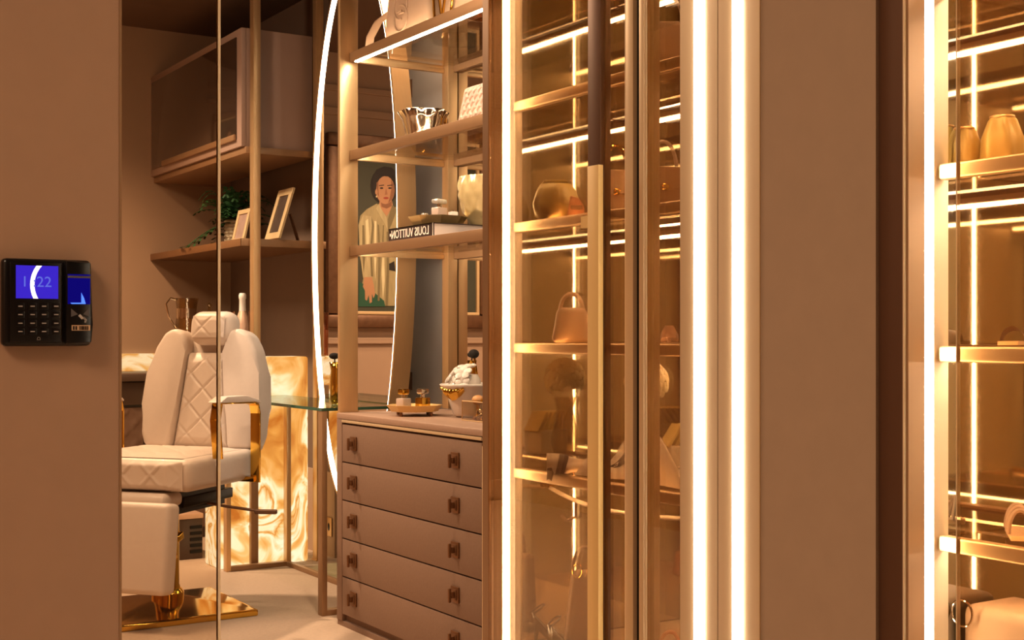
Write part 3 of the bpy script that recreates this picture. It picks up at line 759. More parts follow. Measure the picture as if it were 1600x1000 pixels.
# ------------------------------------------------------------------ wardrobes (centre and right share one build)
XD = 1.30
WZ = (2.02, 1.79, 1.556, 1.321, 1.087, 0.844)
XB = 1.78
ZT = CEIL - 0.002
def wardrobe(name, label, ye, yn, cx, off):
    """ye: end panel plane, yn: near end; front faces -X"""
    t = thing(name, label, 'wardrobe', (cx, (ye + yn) / 2, 0), 0.0, 'glass fronted wardrobes')
    # end panel facing the camera: dark strip, LED, champagne strip, bronze mirror
    k = ye / 2.14
    e0, e1, e2, e3, e4 = 1.303, 1.334, 1.352, 1.380, XB
    bx('end_stile', M['bronze'], t, e0, e1 - 0.0005, ye - 0.004, ye + 0.02, 0, ZT)
    bx('led_profile', M['led'], t, e1, e2 - 0.001, ye - 0.003, ye + 0.004, 0.05, ZT)
    bx('end_strip', M['goldflat'], t, e2, e3, ye - 0.003, ye + 0.02, 0, ZT)
    bx('end_mirror', M['mirror_br'], t, e3 + 0.0005, XB + 0.02, ye, ye + 0.02, 0, ZT)
    bx('back_mirror', M['mirror_br'], t, XB, XB + 0.015, yn, ye - 0.0005, 0, ZT)
    bx('near_panel', M['veneer'], t, XD + 0.03, XB - 0.0005, yn - 0.018, yn - 0.001, 0, ZT)
    bx('base_box', M['base'], t, XD + 0.05, XB - 0.001, yn, ye - 0.004, 0.0, 0.50, 0.003)
    bx('base_groove', M['bronze_dark'], t, XD + 0.0495, XD + 0.052, yn + 0.01, ye - 0.01, 0.455, 0.459)
    bx('rear_led_post', M['led_soft'], t, XB - 0.003, XB - 0.001, yn + off, yn + off + 0.002, 0.51, ZT)
    for z in WZ:
        sh = MB().box(1.357, 1.374, yn + 0.001, ye - 0.005, z - 0.0205, z, 0.004, 3).build('shelf', M['gold'], t, smooth=True)
        bx('glass_board', M['pane_br'], sh, 1.3745, 1.638, yn + 0.001, ye - 0.005, z - 0.012, z - 0.004)
        bx('fill_strip', M['fill_front'], sh, 1.3745, 1.3805, yn + 0.01, ye - 0.02, z - 0.0148, z - 0.0124)  # added strip tucked behind the bar to brighten the shelf contents
        bx('rear_bar', M['bronze'], sh, 1.639, 1.664, yn + 0.001, ye - 0.005, z - 0.0205, z, 0.001)
        bx('shelf_led', M['led_soft'], sh, 1.645, 1.658, yn + 0.01, ye - 0.012, z - 0.0255, z - 0.021)
    return t
YE1, YN1 = 2.140, atX(1062, XD) + 0.004
YE2, YN2 = 1.122, 0.62
w1 = wardrobe('glass_wardrobe', 'tall glass fronted wardrobe with brass shelves and a long gold door handle', YE1, YN1, 1.5, 0.185)
w2 = wardrobe('glass_wardrobe', 'tall glass fronted wardrobe with brass shelves at the right picture edge', YE2, YN2, 1.5, 0.232)
def dy(px): return atX(px, XD)
# doors of the centre wardrobe
d1 = bx('door', M['pane_br'], w1, XD, XD + 0.006, dy(924), YE1 - 0.006, 0.02, ZT)
bx('door_stile', M['bronze_dark'], d1, XD - 0.008, XD + 0.014, dy(944), dy(924) - 0.0005, 0.02, ZT, 0.001)
hz = zat(265, XD - 0.03, dy(925))
hb = bx('door_handle', M['brushed_gold'], d1, XD - 0.040, XD - 0.030, atX(935, XD - 0.04), atX(917.5, XD - 0.04), 0.45, hz, 0.001)
bx('handle_mount', M['brushed_gold'], d1, XD - 0.030, XD - 0.008, dy(942), dy(930), hz - 0.10, hz - 0.08)
bx('handle_mount', M['brushed_gold'], d1, XD - 0.030, XD - 0.008, dy(942), dy(930), 0.55, 0.57)
d2 = bx('door', M['pane_br'], w1, XD, XD + 0.006, dy(978), dy(944) - 0.001, 0.02, ZT)
bx('pane_edge', M['edge_light'], d2, XD - 0.002, XD + 0.006, dy(980), dy(977.5) - 0.0004, 0.02, ZT)
bx('door_stile', M['goldflat'], d2, XD - 0.004, XD + 0.03, dy(992), dy(980) - 0.0003, 0.02, ZT, 0.001)
bx('gap_seal', M['black'], w1, XD + 0.004, XD + 0.03, dy(1001), dy(992) - 0.0003, 0.0, ZT)
d3 = bx('door', M['pane_br'], w1, XD, XD + 0.006, dy(1062), dy(1011) - 0.0005, 0.02, ZT)
bx('pane_edge', M['edge_light'], d3, XD - 0.002, XD + 0.006, dy(1011), dy(1008.5) - 0.0004, 0.02, ZT)
bx('door_stile', M['goldflat'], d3, XD - 0.004, XD + 0.03, dy(1008.5), dy(1001) - 0.0003, 0.02, ZT, 0.001)
# champagne pier with two LED profiles
pr = thing('led_pier', 'champagne gold pier with two bright vertical LED strips', 'pier', (XD, dy(1122), 0))
bx('panel', M['goldflat'], pr, XD, XD + 0.03, dy(1121), dy(1062) - 0.001, 0, ZT)
bx('panel', M['goldflat'], pr, XD, XD + 0.03, dy(1190), dy(1122) - 0.0003, 0, ZT)
bx('seam', M['bronze_dark'], pr, XD + 0.003, XD + 0.02, dy(1122.3), dy(1120.8), 0, ZT)
for a, b in ((1085.5, 1100.5), (1145.5, 1160.5)):
    yq = (dy(a) + dy(b)) / 2; rq = (dy(a) - dy(b)) / 2
    MB().prism([(XD - 0.0002, yq - rq), (XD - 0.0002, yq + rq), (XD - 0.004, yq + rq * 0.8), (XD - 0.005, yq), (XD - 0.004, yq - rq * 0.8)], ZT).build('led_strip', M['led_pier'], pr)
struct('wall_right_panel', MB().box(XD - 0.002, XD + 0.03, dy(1362), dy(1190) - 0.0005, 0, ZT), M['wall_panel'])
struct('trim_7', MB().box(XD - 0.004, XD + 0.03, dy(1190) - 0.0004, dy(1190) + 0.0012, 0, ZT), M['goldflat'])
struct('trim_8', MB().box(XD - 0.003, XD + 0.03, dy(1371), dy(1362) - 0.0003, 0, ZT), M['wall_panel'])
struct('trim_9', MB().box(XD + 0.002, XD + 0.03, dy(1411), dy(1371) - 0.0003, 0, ZT), M['bronze_dark'])
bx('pane_edge', M['edge_light'], w2, XD - 0.001, XD + 0.012, dy(1413.5), dy(1411) - 0.0002, 0.0, ZT)
d4 = bx('door', M['pane_br'], w2, XD, XD + 0.006, YN2, dy(1495.5), 0.02, ZT)
bx('pane_edge', M['edge_light'], d4, XD - 0.0005, XD + 0.006, dy(1495.5) + 0.0001, dy(1494) , 0.02, ZT)

# curved reflection in the door glass, built as a rod under the lowest shelf
pts = []
for i in range(25):
    u = i / 24; y = YE1 - 0.012 + (YN1 + 0.01 - YE1 + 0.012) * u
    pts.append((1.44 - 0.05 * math.sin(PI * u), y, 0.800 - 0.012 * math.sin(PI * u)))
rl = thing('reflection_rod', 'curved reflection in the door glass, shaped as a brass rod under the lowest wardrobe shelf', 'reflection', (1.43, 1.85, 0.78))
MB().tube(pts, 0.0042, 10).build('rod', M['goldflat'], rl, smooth=True)
MB().tube([Vector(pts[6]), Vector(pts[6]) + Vector((0, 0, -0.03)), Vector(pts[6]) + Vector((-0.012, 0.012, -0.038)), Vector(pts[6]) + Vector((-0.02, 0.02, -0.028))], 0.003, 8).build('hook', M['bronze'], rl, smooth=True)
for i in (0, 24): MB().box(pts[i][0] - 0.005, pts[i][0] + 0.005, pts[i][1] - 0.004, pts[i][1] + 0.004, 0.8, 0.823).build('hanger', M['brasspol'], rl)

exec_parts = True
# ------------------------------------------------------------------ small things: builders
def handbag(name, label, loc, rz, wd, hd_, dp, m, handles=1, hh=0.05, taper=0.85, hm=None, group=None, flap=False):
    t = thing(name, label, 'bag', loc, rz, group)
    poly = [(-wd / 2, 0), (wd / 2, 0), (wd / 2 * taper, hd_), (-wd / 2 * taper, hd_)]
    MB().prism(poly, dp, Matrix(((1, 0, 0, 0), (0, 0, -1, dp / 2), (0, 1, 0, 0), (0, 0, 0, 1))), min(dp, hd_) * 0.22, 3).build('body', m, t, False, True)
    for k in range(handles):
        off = (k - (handles - 1) / 2) * dp * 0.55
        pp = [(math.cos(PI * i / 14) * wd * 0.28, off, hd_ - 0.004 + math.sin(PI * i / 14) * hh) for i in range(15)]
        MB().tube(pp, 0.0035, 8).build('strap', hm or m, t, False, True)
    if flap:
        MB().prism([(-wd * 0.42, hd_ * 0.98), (wd * 0.42, hd_ * 0.98), (wd * 0.40, hd_ * 0.5), (0, hd_ * 0.42), (-wd * 0.40, hd_ * 0.5)][::-1], 0.004, Matrix(((1, 0, 0, 0), (0, 0, -1, -dp / 2), (0, 1, 0, 0), (0, 0, 0, 1))), 0.001, 1).build('flap', m, t, False)
        MB().ball((0, -dp / 2 - 0.006, hd_ * 0.5), 0.007, 1, 0.5, 1, 10).build('clasp', M['brasspol'], t, False, True)
    return t
def on(px, py, z):
    """the point of the level plane z seen at this pixel"""
    d = (EYE - z) * FPX / (py - HOR); r = (px - 800) / FPX * d
    return Vector((r * math.cos(YAW) + d * math.sin(YAW), -r * math.sin(YAW) + d * math.cos(YAW), z))

# ---- top shelf of the rack
z1 = SH[0] + 0.0355
ya, yb = atX(610, 2.24), atX(682, 2.24)
t = thing('cream_shoulder_bag', 'cream leather shoulder bag with an embossed round emblem on the top rack shelf', 'bag', (2.27, (ya + yb) / 2, z1))
wv = ya - yb
MB().prism([(-wv / 2, 0), (wv / 2, 0), (wv / 2 * 0.95, 0.10), (wv / 2 * 0.78, 0.21), (wv / 2 * 0.5, 0.26), (-wv / 2 * 0.5, 0.26), (-wv / 2 * 0.78, 0.21), (-wv / 2 * 0.95, 0.10)], 0.09,
           T(2.30, (ya + yb) / 2, z1) @ FACE_NX, 0.02, 3).build('body', M['cream_bag'], t, True, True)
ec = Vector((2.209, (ya + yb) / 2 + 0.035, z1 + 0.10))
def arc(c, ry, rz_, a0, a1, n=16): return [c + Vector((0, ry * math.cos(R(a0 + (a1 - a0) * i / n)), rz_ * math.sin(R(a0 + (a1 - a0) * i / n)))) for i in range(n + 1)]
mb = MB()
mb.tube(arc(ec + Vector((0, 0, 0.022)), 0.052, 0.048, 200, -100), 0.0042, 8)
mb.tube(arc(ec + Vector((0, 0, -0.022)), 0.052, 0.048, 20, -280), 0.0042, 8)
mb.tube([ec + Vector((0, -0.01, 0.004)), ec + Vector((0, 0.03, 0.004))], 0.0042, 8); mb.tube([ec + Vector((0, 0.01, -0.004)), ec + Vector((0, -0.03, -0.004))], 0.0042, 8)
mb.build('embossed_emblem', M['cream_bag'], t, True, True)
sp = [Vector((2.23, ya - 0.01, z1 + 0.13)), Vector((2.20, ya + 0.03, z1 + 0.10)), Vector((2.19, ya + 0.08, z1 + 0.05)), Vector((2.20, ya + 0.11, z1 + 0.012)), Vector((2.25, ya + 0.08, z1 + 0.008)), Vector((2.28, ya + 0.02, z1 + 0.03))]
mb = MB()
for i in range(len(sp) - 1):
    a, b = sp[i], sp[i + 1]
    mb.bm.faces.new([mb.bm.verts.new(v) for v in (a + Vector((0.022, 0, 0)), b + Vector((0.022, 0, 0.0)), b - Vector((0.012, 0, 0.003)), a - Vector((0.012, 0, 0.003)))])
    mb.bm.faces.new([mb.bm.verts.new(v + Vector((0, 0, 0.003))) for v in (a + Vector((0.022, 0, 0)), b + Vector((0.022, 0, 0.0)), b - Vector((0.012, 0, 0.003)), a - Vector((0.012, 0, 0.003)))])
bmesh.ops.remove_doubles(mb.bm, verts=mb.bm.verts, dist=0.0005)
mb.build('strap', M['cream_bag'], t, True, True)
ya, yb = atX(674, 2.22), atX(735, 2.22)
t = thing('clear_shoulder_bag', 'pale bag with a gold V emblem on the top rack shelf', 'bag', (2.26, (ya + yb) / 2, z1))
MB().box(2.235, 2.30, yb, ya - 0.02, z1, z1 + 0.19, 0.018, 3).build('body', M['cream_bag'], t, True, True)
gy, gz = atX(692, 2.225), z1 + 0.086
mb = MB()
fr = [(0.075, 0.07), (0.062, -0.06), (0.052, -0.078), (-0.03, -0.078), (-0.055, -0.05), (-0.075, 0.03), (-0.075, 0.07)]
mb.tube([(2.226, gy + y, gz + z) for y, z in fr], 0.005, 8, True)
mb.tube([(2.224, gy + 0.035, gz + 0.066), (2.224, gy + 0.005, gz - 0.07), (2.224, gy - 0.035, gz + 0.066)], 0.0055, 8)
mb.build('gold_emblem', M['brasspol'], t, True, True)
dc = (2.42, atX(712, 2.42), z1 + 0.0005)
t = thing('glass_dish', 'clear round glass dish seen through the top rack shelf', 'dish', dc)
MB().lathe([(0.05, 0.0), (0.085, 0.006), (0.10, 0.022), (0.097, 0.023), (0.082, 0.010), (0.0, 0.006)], (0, 0, 0), 36).build('bowl', M['crystal'], t, False, True)

# ---- middle shelf of the rack
z2 = SH[1] + 0.0355
bc = (2.33, atX(662, 2.33), z2)
t = thing('silver_bowl', 'fluted polished silver bowl on the middle rack shelf', 'bowl', bc)
MB().lathe([(0.05, 0.0), (0.058, 0.004), (0.066, 0.05), (0.077, 0.10), (0.094, 0.128), (0.091, 0.130), (0.073, 0.10), (0.06, 0.05), (0.0, 0.012)], (0, 0, 0), 60,
           lambda a, z: 1 + (0.06 + 0.35 * z) * 0.8 * math.cos(5 * a + 0.6)).build('bowl', M['silver'], t, False, True, 180)
bc = (2.47, atX(668, 2.47), z2)
t = thing('gold_bowl', 'round gold rimmed bowl behind the silver bowl on the rack', 'bowl', bc)
MB().lathe([(0.04, 0.0), (0.06, 0.02), (0.075, 0.09), (0.078, 0.145), (0.074, 0.147), (0.07, 0.09), (0.0, 0.02)], (0, 0, 0), 40).build('bowl', M['brasspol'], t, False, True)
MB().tube([(0.076 * math.cos(2 * PI * k / 32), 0.076 * math.sin(2 * PI * k / 32), 0.148) for k in range(32)], 0.003, 6, True).build('rim', M['gold'], t, False, True)
# blush quilted bag, leaning
qy = atX(736, 2.30)
t = thing('quilted_bag', 'blush quilted leather bag with a dark clasp on the middle rack shelf', 'bag', (2.30, qy, z2))
Q = T(2.30, qy, z2 + 0.012) @ Matrix.Rotation(R(12), 4, 'Y') @ FACE_NX
mb = MB().prism([(-0.115, 0), (0.115, 0), (0.105, 0.165), (-0.105, 0.165)], 0.06, Q @ T(0, 0, -0.06), 0.012, 3)
mb.build('body', M['pink_bag'], t, True, True)
mb = MB()
def qf(u, v):
    x = (u - 0.5) * (0.205 - 0.012 * v); y = 0.02 + 0.135 * v; e = min(u, 1 - u, v, 1 - v)
    return Q @ Vector((x, y, 0.001 + 0.009 * min(1, e * 7) + quilt(x, y * 0.72, 0.034, 0.008, 0.13) * min(1, e * 8)))
mb.grid(qf, 70, 56); mb.build('quilted_flap', M['pink_bag'], t, True, True, 180)
MB().obox(Q @ Vector((-0.04 + 0.085, 0.022, 0.014)), (0.012, 0.035, 0.022), None, 0.003).build('clasp', M['bookcover'], t, True, True)

# ---- lower shelf of the rack: book, tray, perfume bottles, crystal bowl
z3 = SH[2] + 0.0355
bxx, by1, by0 = 2.185, atX(607, 2.185), atX(677, 2.185)
t = thing('coffee_table_book', 'black hardback book with white lettering on its spine on the lower rack shelf', 'book', (2.30, (by0 + by1) / 2, z3))
zb = z3 + 0.052
MB().box(bxx, bxx + 0.004, by0, by1, z3, zb).box(bxx, bxx + 0.215, by0, by1, z3, z3 + 0.003).box(bxx, bxx + 0.215, by0, by1, zb - 0.003, zb).build('cover', M['bookcover'], t)
MB().box(bxx + 0.0045, bxx + 0.208, by0 + 0.004, by1 - 0.004, z3 + 0.0032, zb - 0.0032).build('pages', M['paper'], t)
MB().box(bxx - 0.0008, bxx, by0 + 0.002, by0 + 0.004, z3, zb).build('spine_line', M['print'], t)
MIRX = Matrix.Diagonal((-1, 1, 1, 1))
me_m = T(bxx - 0.0008, (by0 + by1) / 2 + 0.010, z3 + 0.027) @ FACE_NX @ MIRX @ Matrix.Diagonal((1.04, 1.16, 1, 1))
text_part('spine_title', 'LOUIS VUITTON\u2022', 0.0375, M['print'], me_m, t)
tc_ = Vector((2.285, atX(684, 2.285), zb))
t = thing('mirrored_tray', 'octagonal pale gold tray on top of the black book', 'tray', tc_)
def octa(r, z, ph=PI / 8): return [Vector((r * math.cos(ph + k * PI / 4), r * math.sin(ph + k * PI / 4), z)) for k in range(8)]
def tray_mesh(r0, r1, h, z0=0.0):
    mb = MB(); rr = [(r0, z0), (r1, z0 + h), (r1 - 0.006, z0 + h), (r0 - 0.004, z0 + 0.006)]
    rows = [[mb.bm.verts.new(p) for p in octa(r, z)] for r, z in rr]
    for i in range(3):
        for k in range(8): mb.bm.faces.new((rows[i][k], rows[i][(k + 1) % 8], rows[i + 1][(k + 1) % 8], rows[i + 1][k]))
    mb.bm.faces.new(rows[0][::-1]); mb.bm.faces.new(rows[3])
    return mb
tray_mesh(0.085, 0.108, 0.034).build('tray', mat('pale_gold', '#d8bf86', 0.3, 0.7, var=0.1, scale=20), t, False)
def bottle(name, label, loc, w_, h_, capw, caph, m_body, m_cap, rz=0.0):
    t = thing(name, label, 'perfume', loc, rz)
    MB().box(-w_ / 2, w_ / 2, -w_ / 2 * 0.7, w_ / 2 * 0.7, 0, h_, w_ * 0.10, 2).build('bottle', m_body, t, False, True)
    MB().lathe([(w_ * 0.16, h_ + 0.0002), (w_ * 0.16, h_ + 0.012)], (0, 0, 0), 14).build('neck', M['silver'], t, False, True)
    MB().box(-capw / 2, capw / 2, -capw / 2 * 0.6, capw / 2 * 0.6, h_ + 0.012, h_ + 0.012 + caph, capw * 0.12, 2).build('stopper', m_cap, t, False, True)
    return t
M['perf'] = mat('perfume_glass', '#d9bfae', 0.08, 0.0, var=0.1, scale=20, spec=0.9, coat=0.5)
M['perf_cap'] = mat('crystal_stopper', '#f3e6dc', 0.06, 0.35, var=0.3, scale=60, spec=0.9, coat=0.6)
bottle('perfume_bottle', 'clear perfume bottle with a wide crystal stopper on the octagonal tray', tc_ + Vector((0.0, -0.012, 0.0065)), 0.052, 0.062, 0.055, 0.018, M['perf'], M['perf_cap'], 0.35)
bottle('small_perfume_bottle', 'tiny crystal perfume bottle at the left of the octagonal tray', tc_ + Vector((-0.02, 0.062, 0.0065)), 0.026, 0.022, 0.024, 0.012, M['perf'], M['perf_cap'], 0.2)
t = thing('white_candle', 'small glowing white block candle beside the wide stoppered bottle', 'candle', tc_ + Vector((0.035, -0.05, 0.0065)))
MB().box(-0.014, 0.014, -0.014, 0.014, 0, 0.045, 0.003).build('wax', M['white'], t, False, True)
MB().tube([(0, 0, 0.045), (0, 0, 0.050)], 0.001, 5).build('wick', M['brush'], t, False)
cb_ = Vector((2.47, atX(766, 2.47), z3))
t = thing('crystal_bowl', 'large diamond cut crystal bowl at the right of the book', 'bowl', cb_)
mb = MB(); rows = []
prof = [(0.045, 0.0), (0.05, 0.012), (0.07, 0.05), (0.098, 0.11), (0.112, 0.17), (0.113, 0.205), (0.109, 0.235)]
def cutw(a, z):
    return 1 + (0.035 * abs(math.sin(7 * a + 38 * z)) + 0.035 * abs(math.sin(7 * a - 38 * z)) if z > 0.09 else 0)
pp = []
for i in range(len(prof) - 1):
    for k in range(5):
        f = k / 5; pp.append((prof[i][0] * (1 - f) + prof[i + 1][0] * f, prof[i][1] * (1 - f) + prof[i + 1][1] * f))
pp += [prof[-1], (0.104, 0.232), (0.10, 0.17), (0.0, 0.02)]
mb.lathe(pp, (0, 0, 0), 84, cutw).build('bowl', M['crystal_dense'], t, False, True, 25)

# ---- on the chest
tcx = Vector((2.26, 4.23, CZ))
t = thing('footed_tray', 'small octagonal gold tray on feet on the chest top', 'tray', tcx)
tray_mesh(0.086, 0.104, 0.024, 0.016).build('tray', M['brushed_gold'], t, False)
for k in range(8):
    if k % 2 == 0:
        p = octa(0.078, 0.0)[k]
        MB().lathe([(0.006, 0.0), (0.007, 0.008), (0.005, 0.0165)], (p.x, p.y, 0), 10).build('foot', M['handle'], t, False, True)
bottle('perfume_bottle', 'square clear perfume bottle with a gold cap on the footed tray', tcx + Vector((-0.03, 0.03, 0.0225)), 0.05, 0.042, 0.042, 0.022, M['perf'], M['brasspol'], 0.4)
bottle('perfume_bottle', 'gold ringed perfume bottle with a shiny slanted cap on the footed tray', tcx + Vector((0.015, -0.035, 0.0225)), 0.05, 0.046, 0.044, 0.020, M['brasspol'], M['silver'], 0.4)
bwl = Vector((2.40, atX(738, 2.40), CZ))
t = thing('porcelain_bowl', 'white porcelain bowl with a gold shell front on the chest', 'bowl', bwl)
MB().lathe([(0.062, 0.004), (0.07, 0.012), (0.085, 0.06), (0.094, 0.095), (0.112, 0.112), (0.116, 0.120), (0.110, 0.122), (0.09, 0.10), (0.078, 0.06), (0.0, 0.016)], (0, 0, 0), 48,
           lambda a, z: 1 + 0.12 * z / 0.12 * math.cos(2 * a - 0.5)).build('bowl', M['white'], t, False, True, 180)
for k in range(3):
    a = 2 * PI * k / 3 + 0.4
    MB().ball((0.055 * math.cos(a), 0.055 * math.sin(a), 0.004), 0.006, 1, 1, 0.7, 8).build('foot', M['brasspol'], t, False, True)
mb = MB()
def shell(u, v):
    a = R(196) + (u - 0.5) * 1.0; h = v
    r = 0.102 + 0.018 * math.sin(PI * h) + 0.003 * math.cos(u * 8 * PI)
    zz = 0.118 - 0.055 * h * math.sin(PI * (0.12 + 0.76 * u))
    return Vector((r * math.cos(a), r * math.sin(a), zz))
mb.grid(shell, 40, 14).build('gold_shell', M['brasspol'], t, False, True, 180)
t = thing('clear_tumbler', 'tall clear glass tumbler standing in the porcelain bowl', 'glass', bwl + Vector((-0.02, 0.055, 0.05)))
MB().lathe([(0.02, 0.0), (0.022, 0.10), (0.0205, 0.10), (0.0185, 0.004)], (0, 0, 0), 24).build('glass', M['crystal'], t, False, True)
MB().tube([(0.0215 * math.cos(2 * PI * k / 24), 0.0215 * math.sin(2 * PI * k / 24), 0.101) for k in range(24)], 0.0012, 6, True).build('gilt_rim', M['gold'], t, False, True)
fl = bwl + Vector((-0.03, -0.01, 0.135))
t = thing('porcelain_flower_jar', 'white porcelain jar covered in white flowers and gold beads above the bowl', 'ornament', fl - Vector((0, 0, 0.07)))
MB().lathe([(0.03, 0.0), (0.05, 0.03), (0.052, 0.07), (0.04, 0.09), (0.0, 0.095)], (0, 0, 0), 24).build('jar', M['white'], t, False, True)
def flower(c, r, nrm, n=5):
    mb = MB(); nrm = Vector(nrm).normalized(); a = nrm.orthogonal().normalized(); b = nrm.cross(a)
    for k in range(n):
        q = 2 * PI * k / n; d = a * math.cos(q) + b * math.sin(q)
        m_ = Matrix.Translation(Vector(c) + d * r * 0.55 + nrm * 0.004) @ Matrix((( *(d * r * 0.55),), (*(nrm.cross(d) * r * 0.48),), (*(nrm * r * 0.22 + d * r * 0.06),))).transposed().to_4x4()
        bmesh.ops.create_uvsphere(mb.bm, u_segments=10, v_segments=6, radius=1.0, matrix=m_)
    return mb
for i, (cx_, cy_, cz_, r_) in enumerate(((-0.042, 0.03, 0.085, 0.034), (-0.052, 0.005, 0.06, 0.026), (-0.035, -0.035, 0.095, 0.032), (0.0, 0.0, 0.115, 0.034), (-0.02, 0.05, 0.055, 0.028), (-0.045, -0.05, 0.06, 0.026))):
    flower((cx_, cy_, cz_), r_, (cx_ - 0.01, cy_, cz_ - 0.04)).build('flower', M['white'], t, False, True)
mb = MB()
for k in range(14):
    a = R(120 + 150 * k / 13); mb.ball((0.055 * math.cos(a), 0.055 * math.sin(a), 0.022 + 0.012 * (k % 2)), 0.006, seg=8)
mb.build('gold_beads', M['brasspol'], t, False, True)
def brush_thing(label, base, tip, rh, group=None):
    t = thing('makeup_brush', label, 'brush', base, 0.0, group)
    b = Vector(base); d = Vector(tip) - b
    MB().tube([(0, 0, 0), d * 0.8], [0.0035, 0.0045], 8).build('handle', M['brasspol'], t, False, True)
    MB().ball(d * 0.95, rh, 1, 1, 0.85, 14).build('bristles', M['brush'], t, False, True)
bt = bwl + Vector((0.02, 0.0, 0.12))
X_ = 2.43
def bp(px, py, X): Y = atX(px, X); return Vector((X, Y, zat(py, X, Y)))
BG = 'makeup brushes above the porcelain bowl'
brush_thing('large black round makeup brush with a gold handle above the flowers', bp(746, 590, 2.43), bp(740, 551, 2.42), 0.020, BG)
brush_thing('thin black tipped makeup brush left of the post edge', bp(757, 590, 2.44), bp(760.5, 556, 2.44), 0.007, BG)
brush_thing('third makeup brush half hidden behind the wardrobe post', bp(762, 592, 2.47), bp(765, 552, 2.47), 0.009, BG)
# glass jewellery box
gb0 = on(722, 657, CZ)
t = thing('glass_jewellery_box', 'clear glass jewellery box with thin gold edges on the chest', 'box', (gb0.x + 0.06, gb0.y - 0.08, CZ))
x0, x1, y1, y0, za, zb_ = gb0.x, gb0.x + 0.13, gb0.y, gb0.y - 0.17, CZ + 0.002, CZ + 0.068
mb = MB()
for (p, q) in (((x0, y0), (x1, y0)), ((x1, y0), (x1, y1)), ((x1, y1), (x0, y1)), ((x0, y1), (x0, y0))):
    for z in (za, zb_): mb.tube([(*p, z), (*q, z)], 0.002, 6)
    mb.tube([(*p, za), (*p, zb_)], 0.002, 6)
mb.build('gold_edges', M['gold'], t, True)
MB().box(x0, x1, y0, y1, za, zb_).build('glass', M['crystal'], t)
MB().box(x0 + 0.004, x1 - 0.004, y0 + 0.004, y1 - 0.004, za + 0.0005, za + 0.003).build('mirror_base', M['silver'], t)
rgc = Vector((x0 + 0.05, y1 - 0.07, za + 0.018))
t = thing('pearl_bracelet', 'silver ringed bracelet lying in the glass jewellery box', 'bracelet', rgc)
MB().tube([(0.026 * math.cos(2 * PI * k / 28), 0.026 * math.sin(2 * PI * k / 28), 0.006 * math.sin(4 * PI * k / 28)) for k in range(28)], 0.004, 8, True).build('band', M['silver'], t, False, True)
MB().tube([(0.026 * math.cos(2 * PI * k / 28), 0.026 * math.sin(2 * PI * k / 28), 0.014 + 0.006 * math.sin(4 * PI * k / 28 + 1)) for k in range(28)], 0.004, 8, True).build('band', M['silver'], t, False, True)
eg = bp(747, 625, 2.335)
t = thing('peach_atomiser', 'peach egg shaped atomiser bulb beside the porcelain bowl', 'atomiser', (eg.x, eg.y, CZ))
MB().ball((0, 0, eg.z - CZ), 0.021, 1.0, 1.25, 0.85).build('bulb', M['peach'], t, False, True)
MB().tube([(0, -0.026, eg.z - CZ), (0, -0.045, eg.z - CZ)], 0.006, 10).build('nozzle', M['brasspol'], t, False, True)
MB().lathe([(0.02, 0.0005), (0.018, 0.01), (0.006, 0.02), (0.006, eg.z - CZ - 0.015)], (0, 0, 0), 20).build('stand', M['brasspol'], t, False, True)

# ------------------------------------------------------------------ on the wall shelf: photo frames, fern in ringed pot
zs = 1.569
def photo_frame(label, px, Y, w_, h_, lean, rz, mphoto, bw):
    X = atY(px, Y)
    t = thing('photo_frame', label, 'picture frame', (X, Y, zs), rz, 'picture frames on the wall shelf')
    m_ = Matrix.Rotation(R(lean), 4, 'Y') @ FACE_NX
    mb = MB()
    for a in ((-w_ / 2, w_ / 2, 0, bw), (-w_ / 2, w_ / 2, h_ - bw, h_), (-w_ / 2, -w_ / 2 + bw, bw, h_ - bw), (w_ / 2 - bw, w_ / 2, bw, h_ - bw)):
        mb.prism([(a[0], a[2]), (a[1], a[2]), (a[1], a[3]), (a[0], a[3])], 0.012, m_ @ T(0, 0.004, 0), 0.001, 1)
    mb.build('frame', M['frame_cream'], t, False)
    MB().prism([(-w_ / 2 + bw, bw), (w_ / 2 - bw, bw), (w_ / 2 - bw, h_ - bw), (-w_ / 2 + bw, h_ - bw)], 0.006, m_ @ T(0, 0.004, 0)).build('photo', mphoto, t, False)
    mb = MB(); mb.prism([(-0.015, 0.03), (0.015, 0.03), (0.012, h_ * 0.6), (-0.012, h_ * 0.6)], 0.004, m_ @ T(0, 0.004, -0.008)); 
    mb.obox((h_ * 0.42, 0, h_ * 0.25), (0.004, 0.03, h_ * 0.56), Matrix.Rotation(R(-18), 4, 'Y')).build('stand', M['bronze_dark'], t, False)
photo_frame('larger cream picture frame with a dark photo leaning by the brass post', 427, 6.02, 0.185, 0.262, 17, 0.0, M['photo_dark'], 0.034)
photo_frame('smaller pale picture frame with a grey photo before the ringed pot', 373, 6.35, 0.17, 0.178, 13, 0.0, M['photo_grey'], 0.024)
px_, py_ = atY(364, 6.75), 6.75
t = thing('potted_fern', 'green fern in a ribbed cream and gold pot on the wall shelf', 'plant', (px_, py_, zs))
prof = []
for k in range(8):
    z = 0.02 * k; prof += [(0.040, z + 0.0005), (0.047, z + 0.005), (0.047, z + 0.013), (0.040, z + 0.0195)]
MB().lathe(prof + [(0.034, 0.155), (0.0, 0.15)], (0, 0, 0), 24).build('pot', mat('ribbed_cream_pot', '#d8c6a6', 0.35, 0.2, var=0.05), t, False, True)
random.seed(11)
